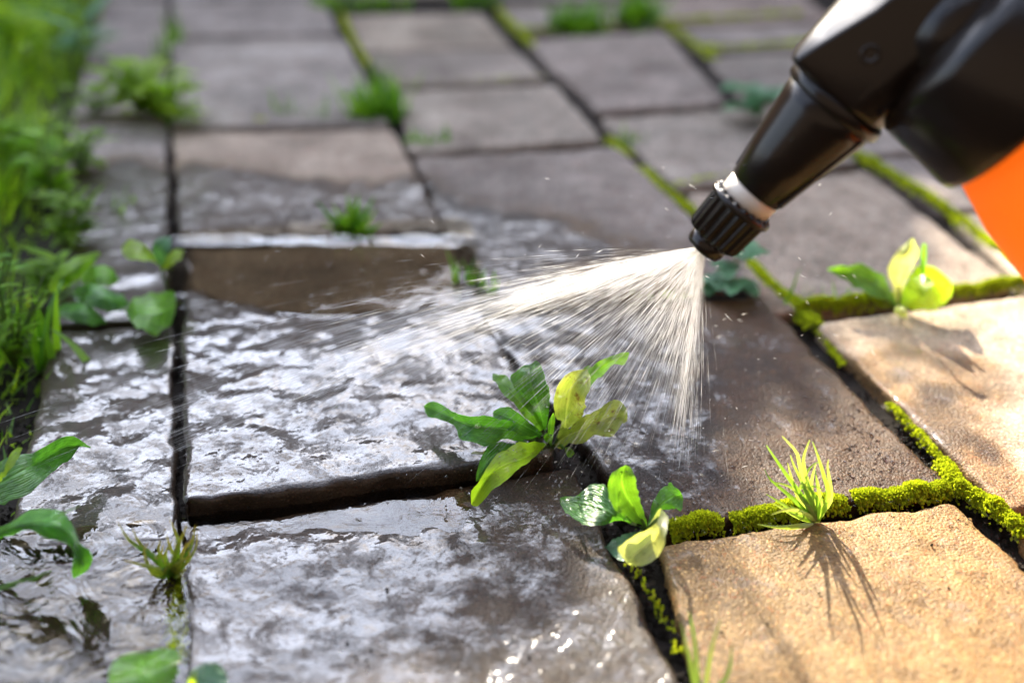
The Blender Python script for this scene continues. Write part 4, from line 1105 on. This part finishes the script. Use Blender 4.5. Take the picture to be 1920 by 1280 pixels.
def crumbs():
    rg = random.Random(21)
    v, f = [], []
    def lump(p, r):
        b0 = len(v); dirs = [Vector(d) for d in ((1, 0, 0), (-1, 0, 0), (0, 1, 0), (0, -1, 0), (0, 0, 1), (0, 0, -1))]
        for d in dirs: v.append(p + d * r * rg.uniform(.5, 1.3))
        for a, b, c in ((0, 2, 4), (2, 1, 4), (1, 3, 4), (3, 0, 4), (2, 0, 5), (1, 2, 5), (3, 1, 5), (0, 3, 5)): f.append((b0 + a, b0 + b, b0 + c))
    for k in range(9000):
        q = G(rg.uniform(-100, 1950), rg.uniform(60, 1290) if k % 3 else rg.uniform(800, 1290), -.009)
        lump(Vector((q.x, q.y, -.0072 + rg.uniform(0, .002))), rg.choice((.0006, .0009, .0014, .002)))
    for k in range(90):
        q = G(rg.uniform(340, 1900), rg.uniform(620, 1275), .0)
        lump(Vector((q.x, q.y, .0006)), rg.uniform(.0003, .0009))
    for k in range(60):
        q = G(rg.gauss(800, 60), rg.gauss(895, 14), .0); lump(Vector((q.x, q.y, .0004)), rg.uniform(.0003, .0008))
    tag(link_mesh("soil_crumbs", v, f, M_SOIL, smooth=False), "dark crumbs of soil and grit in the joints", "soil", kind='stuff')
crumbs()

# ------------------------------------------------------------------ the hand sprayer
TIP = Vector((0, 0, HC)) + ray(1316, 468) * 0.44
U = Vector((0.59, 0.0, 0.807)).normalized()                 # from the tip back along the barrel
V = Vector((0.745, -0.32, -0.585)); V = (V - U * V.dot(U)).normalized()   # from the barrel to the tank
Wv = U.cross(V).normalized()
spr = empty("hand_sprayer", TIP, "black hand pump sprayer with orange tank, held above the stones", "sprayer")
def loc(s, v=0.0, w=0.0): return TIP + U * s + V * v + Wv * w
def lathe(name, prof, axis0, ax, mat, parent, seg=48, ridges=0, depth=0.0, smooth=True):
    a = ax.orthogonal().normalized(); b = ax.cross(a)
    verts, faces = [], []
    for (s, r) in prof:
        for k in range(seg):
            an = 2 * math.pi * k / seg
            rr = r
            if ridges and depth: rr = r - depth * (0.5 - 0.5 * max(-1, min(1, 2.2 * math.cos(an * ridges))))
            verts.append(axis0 + ax * s + (a * math.cos(an) + b * math.sin(an)) * rr)
    for i in range(len(prof) - 1):
        for k in range(seg):
            faces.append((i * seg + k, i * seg + (k + 1) % seg, (i + 1) * seg + (k + 1) % seg, (i + 1) * seg + k))
    faces.append(tuple(range(seg - 1, -1, -1))); n0 = (len(prof) - 1) * seg
    faces.append(tuple(n0 + k for k in range(seg)))
    o = link_mesh(name, verts, faces, mat, parent, smooth=smooth)
    return o
tipo = lathe("nozzle_tip", [(-.0010, .0016), (0, .0060), (.0006, .0076), (.002, .0082), (.007, .0086), (.0072, .0070)], TIP, U, M_BLACK, spr)
cap = lathe("nozzle_cap", [(.0060, .0098), (.0066, .0112), (.008, .0120), (.0215, .0128), (.0228, .0134), (.0245, .0136), (.0256, .0130), (.0262, .0112)], TIP, U, M_BLACK, spr, seg=144, ridges=18, depth=.0014)
lathe("cap_rim", [(.0222, .0126), (.0226, .0139), (.0236, .0142), (.0248, .0139), (.0252, .0126)], TIP, U, M_BLACK, spr)
lathe("nozzle_collar", [(.0255, .0100), (.0258, .0112), (.0320, .0114), (.0325, .0100)], TIP, U, M_CREAM, spr)
lathe("nozzle_cone", [(.0316, .0098), (.0318, .0112), (.0324, .0118), (.050, .0152), (.068, .0184), (.0745, .0194), (.0752, .0186)], TIP, U, M_BLACK, spr)
lathe("cone_rim", [(.0735, .0192), (.0738, .0205), (.0750, .0211), (.0778, .0211), (.0790, .0205), (.0792, .0190)], TIP, U, M_BLACK, spr)
def ribs():
    """two raised rails along the cone"""
    v, f = [], []
    for an in (2.75, -0.55):
        a = V * math.cos(an) + Wv * math.sin(an); b = U.cross(a)
        b0 = len(v); n = 8
        for i in range(n):
            s = .034 + (.073 - .034) * i / (n - 1); r = .0118 + (s - .0315) * .178
            for (da, db) in ((-.001, -.0011), (.0010, -.0009), (.0010, .0009), (-.001, .0011)):
                v.append(TIP + U * s + a * (r + da) + b * db)
        for i in range(n - 1):
            for k in range(4):
                f.append((b0 + i * 4 + k, b0 + i * 4 + (k + 1) % 4, b0 + (i + 1) * 4 + (k + 1) % 4, b0 + (i + 1) * 4 + k))
        f.append((b0, b0 + 3, b0 + 2, b0 + 1)); e = b0 + (n - 1) * 4; f.append((e, e + 1, e + 2, e + 3))
    link_mesh("cone_rail", v, f, M_BLACK, spr, smooth=False)
ribs()
def loft(name, rings, mat, parent, caps=True, smooth=False, bevel=0.0):
    n = len(rings[0]); v = [p for r in rings for p in r]; f = []
    for i in range(len(rings) - 1):
        for k in range(n): f.append((i * n + k, i * n + (k + 1) % n, (i + 1) * n + (k + 1) % n, (i + 1) * n + k))
    if caps: f.append(tuple(range(n - 1, -1, -1))); f.append(tuple((len(rings) - 1) * n + k for k in range(n)))
    o = link_mesh(name, v, f, mat, parent, smooth=smooth)
    if bevel:
        b = o.modifiers.new("bevel", 'BEVEL'); b.width = bevel; b.segments = 3; b.limit_method = 'ANGLE'; b.angle_limit = R(18)
        o.data.polygons.foreach_set('use_smooth', [True] * len(o.data.polygons))
    return o
def head():
    rings = []
    for s, v0, v1, w0, w1 in ((.0780, -.0205, .0175, -.0185, .0185), (.0800, -.0245, .0195, -.0215, .0215), (.092, -.0245, .0225, -.0225, .0225), (.110, -.0243, .0255, -.0235, .0235), (.135, -.0240, .0290, -.0245, .0245),
                              (.165, -.0236, .032, -.025, .025), (.200, -.0230, .034, -.025, .025), (.235, -.0225, .034, -.024, .024)):
        cv, cw, hv, hw = (v0 + v1) / 2, (w0 + w1) / 2, (v1 - v0) / 2, (w1 - w0) / 2
        ring = []
        ch = 0.36
        t = max(0.0, min(1.0, (s - .080) / .040))
        kv, kw = .10 + .48 * t, .16 + 1.05 * t                 # the long facet cut along the upper edge
        for (a, b) in ((-1, -1 + kw), (-1, 1 - .2 * ch), (-1 + ch, 1), (0.35, 1), (0.75, .8), (.97, .4), (1, 0), (.97, -.4), (.75, -.8), (0.35, -1), (-1 + kv, -1)):
            ring.append(loc(s, cv + hv * a, cw + hw * b))
        rings.append(ring)
    return loft("pump_head", rings, M_BLACK, spr, bevel=.0022)
head()
cax = loc(.124, 0, 0)
lathe("tank_collar", [(.012, .030), (.016, .041), (.020, .0435), (.048, .0455), (.0515, .0450), (.0530, .0425)], cax, V, M_BLACK, spr, seg=72)
lathe("tank_nut", [(.000, .022), (.004, .027), (.019, .031), (.0205, .029)], cax, V, M_BLACK, spr, seg=72)
lathe("tank", [(.050, .038), (.054, .0405), (.075, .048), (.10, .053), (.13, .0545), (.21, .0545), (.235, .052), (.245, .044), (.246, .01)], cax, V, M_ORANGE, spr, seg=72)
lathe("pump_rod", [(-.075, .006), (-.072, .0085), (-.02, .0085), (-.018, .006)], loc(.155), V, M_BLACK, spr, seg=24)
lathe("pump_handle", [(-.105, .010), (-.103, .0165), (-.098, .0185), (-.082, .0185), (-.076, .016), (-.074, .009)], loc(.155), V, M_BLACK, spr, seg=40)
def seams():
    v, f = [], []
    def bar(p0, p1, nrm, wd, ht):
        t = (p1 - p0).normalized(); sd = t.cross(nrm).normalized(); b0 = len(v)
        for p in (p0, p1):
            for a, b in ((-wd, -ht), (wd, -ht), (wd * .6, ht), (-wd * .6, ht)): v.append(p + sd * a + nrm * b)
        for k in range(4): f.append((b0 + k, b0 + (k + 1) % 4, b0 + 4 + (k + 1) % 4, b0 + 4 + k))
        f.append((b0 + 3, b0 + 2, b0 + 1, b0)); f.append((b0 + 4, b0 + 5, b0 + 6, b0 + 7))
    bar(loc(.084, .004, -.0218), loc(.235, .010, -.0246), -Wv, .0006, .0006)
    bar(loc(.084, .013, -.0190), loc(.235, .022, -.0205), (-Wv + V * .5).normalized(), .0009, .0007)
    link_mesh("mould_seam", v, f, M_BLACK, spr, smooth=False)
seams()
for s_, v_ in ((.098, -.004), (.125, .013), (.150, -.004)):
    lathe("screw", [(-.0012, .0036), (.0003, .0036), (.0005, .0030), (.0002, .0020), (-.0006, .0018)], loc(s_, v_, -.0225 - (s_ - .08) * .02), -Wv, M_BLACK, spr, seg=20)
def trig():
    rings = []
    for s, v, r in ((.100, -.021, .004), (.108, -.030, .0055), (.120, -.0375, .006), (.134, -.042, .006), (.146, -.0435, .005)):
        c = loc(s, v)
        rings.append([c + (U * math.cos(a) * .8 + Wv * math.sin(a) * 1.4) * r for a in [2 * math.pi * k / 14 for k in range(14)]])
    loft("trigger", rings, M_BLACK, spr, smooth=True)

spr.scale = (0.9565,) * 3

# ------------------------------------------------------------------ the water spray
def spray():
    rg = random.Random(31)
    v, f = [], []
    A = -U
    b1 = A.orthogonal().normalized(); b2 = A.cross(b1)
    def dash(p0, p1, r):
        t = (p1 - p0).normalized(); a = t.orthogonal().normalized(); b = t.cross(a)
        b0 = len(v)
        mid = p0.lerp(p1, .62)
        v.append(p0)
        for k in range(5):
            an = k * 1.2566; v.append(mid + (a * math.cos(an) + b * math.sin(an)) * r)
        v.append(p1)
        for k in range(5):
            f.append((b0, b0 + 1 + (k + 1) % 5, b0 + 1 + k)); f.append((b0 + 6, b0 + 1 + k, b0 + 1 + (k + 1) % 5))
    g = Vector((0, 0, -1))
    for k in range(3800):
        th = rg.gauss(35, 2.6) if rg.random() < .78 else rg.uniform(6, 38)
        if rg.random() < .06: th = rg.uniform(36, 47)
        th = R(th); ph = rg.uniform(0, 6.283)
        d = A * math.cos(th) + (b1 * math.cos(ph) + b2 * math.sin(ph)) * math.sin(th)
        tl = -TIP.z / min(d.z, -1e-3)
        land = proj(TIP + d * min(tl, .3))
        if land[1] > rg.gauss(925, 25) or (d.y < -.3 and rg.random() < .8): continue
        start = TIP + A * .0006 + (d - A * d.dot(A)).normalized() * .0022 * rg.random()
        s = 0.0
        rad = rg.choice((.000018, .000022, .000028, .000035, .00004)) if rg.random() < .9 else .00007
        keep = rg.uniform(.3, 1.0)
        while s < .26:
            l_ = rg.uniform(.004, .03) * (0.6 + s * 6)
            p0 = start + d * s + g * 0.35 * s * s
            p1 = start + d * (s + l_) + g * 0.35 * (s + l_) ** 2
            if p1.z < 0.001: break
            if rg.random() < keep * max(0.0, 1 - s / .40) ** 0.8 * .95 + .02: dash(p0, p1, rad * (1.0 + s * 5.0))
            s += l_ * rg.uniform(0.9, 1.3)
    # scattered drops in the air around the fan
    for k in range(260):
        px, py = rg.uniform(100, 1700), rg.uniform(230, 900)
        if rg.random() < .6: px, py = rg.gauss(1120, 260), rg.gauss(560, 150)
        h = rg.uniform(.008, .10)
        p = G(px, py, h)
        di = Vector((-rg.uniform(.2, 1), rg.uniform(-.2, .5), rg.uniform(-.6, .5))).normalized()
        dash(p, p + di * rg.uniform(.0006, .0045), rg.uniform(.00009, .0002))
    for k in range(220):   # splash over the wet weed and stone
        p = G(rg.gauss(1180, 130), rg.gauss(790, 100), rg.uniform(.001, .03))
        di = Vector((rg.uniform(-1, .4), rg.uniform(-.5, .5), rg.uniform(-.3, 1))).normalized()
        dash(p, p + di * rg.uniform(.0004, .0012), rg.uniform(.0001, .0003))
    o = link_mesh("water_spray", v, f, M_SPRAY)
    tag(o, "fan of fine white water jets and drops from the nozzle", "water spray", kind='stuff')
spray()

def beads():
    """drops lying on the stones and leaves' surroundings"""
    rg = random.Random(77)
    v, f = [], []
    def bead(p, r):
        b0 = len(v); seg = 8
        for (z, q) in ((0, 1.0), (.35, .92), (.62, .62)):
            for k in range(seg):
                an = 6.2832 * k / seg; v.append(p + Vector((math.cos(an) * q * r, math.sin(an) * q * r, z * r)))
        v.append(p + Vector((0, 0, .74 * r)))
        for i in range(2):
            for k in range(seg): f.append((b0 + i * seg + k, b0 + i * seg + (k + 1) % seg, b0 + (i + 1) * seg + (k + 1) % seg, b0 + (i + 1) * seg + k))
        for k in range(seg): f.append((b0 + 2 * seg + k, b0 + 2 * seg + (k + 1) % seg, b0 + 3 * seg))
    for k in range(700):
        p = G(rg.uniform(1240, 1900), rg.uniform(690, 1000), .001)
        if rg.random() < .5: p = G(1560 + rg.gauss(120, 90), 690 + rg.gauss(130, 60), .001)
        bead(p, rg.uniform(.0003, .0009))
    for k in range(150):
        bead(G(rg.uniform(330, 1000), rg.uniform(460, 900), .0095), rg.uniform(.0004, .0011))
    for k in range(420):
        q = rg.choice(LEAFPTS); bead(q + Vector((rg.gauss(0, .0006), rg.gauss(0, .0006), .0002)), rg.choice((.0003, .0004, .0006, .0009)))
    for k in range(70):          # clinging to the sprayer
        s_ = rg.uniform(.008, .19); an = rg.uniform(-1.2, 1.2)
        r_ = .0125 if s_ < .026 else (.0118 + (s_ - .0324) * .18 if s_ < .073 else .0225)
        if s_ < .026: r_ = .0131
        n_ = (-Wv * math.cos(an) + V * math.sin(an))
        if s_ > .078: n_ = -Wv; q = TIP + (U * s_ + V * rg.uniform(-.006, .012) - Wv * (.0218 + (s_ - .08) * .028)) * .9565
        else: q = TIP + (U * s_ + n_ * r_) * .9565
        bead(q, rg.choice((.0003, .0004, .0006)))
    o = link_mesh("water_drops", v, f, M_DROP)
    tag(o, "small water beads lying on the wet stones", "water drops", kind='stuff')
beads()

# ------------------------------------------------------------------ unseen shrubs and hedges, added for their shade and reflections
def shrub(name, outline, y0, thick, leaf, n, label, seed, cat, mat=None, slant=1.0):
    """outline: (x, z) points of the top edge from one side to the other"""
    rg = random.Random(seed)
    cx = sum(p[0] for p in outline) / len(outline)
    root = empty(name, (cx, y0, -0.022), label, cat)
    pts = []
    for i in range(len(outline) - 1):
        (xa, za), (xb, zb) = outline[i], outline[i + 1]
        m = max(2, int(math.hypot(xb - xa, zb - za) / .05))
        for k in range(m): pts.append((xa + (xb - xa) * k / m, za + (zb - za) * k / m))
    pts.append(outline[-1])
    if slant: pts = [(x, z + .022 * noise.noise(Vector((x * 16, z * 16, seed))) + .012 * noise.noise(Vector((x * 45, z * 45, seed)))) for x, z in pts]
    # solid core added to stop light leaking, a little inside the leafy outline
    rings = []
    for dy, sh in ((-.5, .25), (-.3, .06), (0, .02), (.3, .06), (.5, .25)):
        rings.append([(x - dy * thick * .23 * slant, y0 + dy * thick, max(-.02, z - sh * leaf * 4 - .01 + dy * thick * .57 * slant)) for x, z in pts])
    v, f = [], []
    for r in rings:
        for (x, y, z) in r:
            v.append((x, y + .03 * noise.noise(Vector((x * 5, z * 5, y))), z)); v.append((x, y, -.022))
    w = 2 * len(pts)
    for i in range(len(rings) - 1):
        for k in range(len(pts) - 1):
            f.append((i * w + 2 * k, i * w + 2 * k + 2, (i + 1) * w + 2 * k + 2, (i + 1) * w + 2 * k))
    for i in (0, len(rings) - 1):
        for k in range(len(pts) - 1): f.append((i * w + 2 * k, i * w + 2 * k + 1, i * w + 2 * k + 3, i * w + 2 * k + 2))
    link_mesh("shade_core", v, f, M_BARK, root)
    v, f, u = [], [], []
    for k in range(n):
        x, z = pts[rg.randrange(len(pts))]
        t = rg.random()
        edge = rg.random() < .45
        zz = z + rg.gauss(-.75, .4) * leaf if edge else (z - .57 * .5 * thick * slant) * (1 - t * t) - .03
        yy = y0 + rg.uniform(-.5, .5) * thick if edge else y0 - thick * .5 - rg.uniform(-.02, .05)
        if edge: zz += (yy - y0) * .57 * slant; x -= (yy - y0) * .23 * slant
        p = Vector((x + rg.gauss(0, .007), yy, max(zz, 0)))
        d = Vector((rg.gauss(0, 1), rg.gauss(0, 1) - .5, rg.gauss(0, 1))).normalized()
        s_ = d.orthogonal().normalized() * leaf * .26
        l_ = leaf * rg.uniform(.6, 1.2)
        b0 = len(v)
        v += [p, p + d * l_ * .5 + s_, p + d * l_, p + d * l_ * .5 - s_]; u += [(0, rg.random())] * 4
        f.append((b0, b0 + 1, b0 + 2, b0 + 3))
    link_mesh("foliage", v, f, mat or M_SHRUB, root, uvs=u, smooth=False)
EDGE_PX = [(1752, 330), (1754, 500), (1692, 645), (1545, 785), (1345, 905), (1205, 1055), (860, 1270)]  # wanted shadow edge on the ground; it shapes the added shrub's outline
Y0 = 2.5
edge = []
for a, b in EDGE_PX:
    g_ = G(a, b, 0.0)
    k = (Y0 - g_.y) / sun_dir.y
    edge.append((g_.x + sun_dir.x * k, sun_dir.z * k))
outl = [(-3.6, .6), (-3.3, 1.5), (-2.4, 1.62), (-1.6, 1.52), (-1.15, 1.40)] + edge[::-1] + [(edge[0][0] + .04, .85), (edge[0][0] + .07, .5), (edge[0][0] + .09, 0.0)]
shrub("added_shrub", outl, Y0, .35, .022, 12000, "added unseen shrub, its outline shaped to shade most of the stones", 3, "shrub")  # added out of view, cut to cast the wanted shadow edge
shrub("added_shrub", [(-.13, 0), (-.12, .8), (-.09, 1.12), (.1, 1.16), (.3, 1.22), (.45, 1.1), (.5, 0)], 2.5, .3, .03, 2600, "added unseen narrower shrub, for a dark reflection in the puddle", 8, "shrub")  # added out of view to darken what the puddle mirrors
shrub("added_dark_hedge", [(.75, 0), (.72, 1.5), (.9, 2.4), (1.6, 2.9), (2.6, 3.1), (4.2, 3.0), (4.4, 0)], 3.4, .6, .06, 7000, "added unseen tall hedge, for dark reflections in the wet stones", 4, "hedge")  # added out of view so the wet stone reflects something dark
shrub("added_brown_hedge", [(-4.5, 0), (-4.3, 2.6), (-2.5, 3.0), (0, 3.1), (2.4, 3.0), (4.3, 2.7), (4.5, 0)], -1.6, .5, .06, 7000, "added unseen brown hedge behind the camera, blocking the back sky", 5, "hedge", mat=M_BEECH, slant=0.0)  # added behind the camera to block sky and give brown reflections
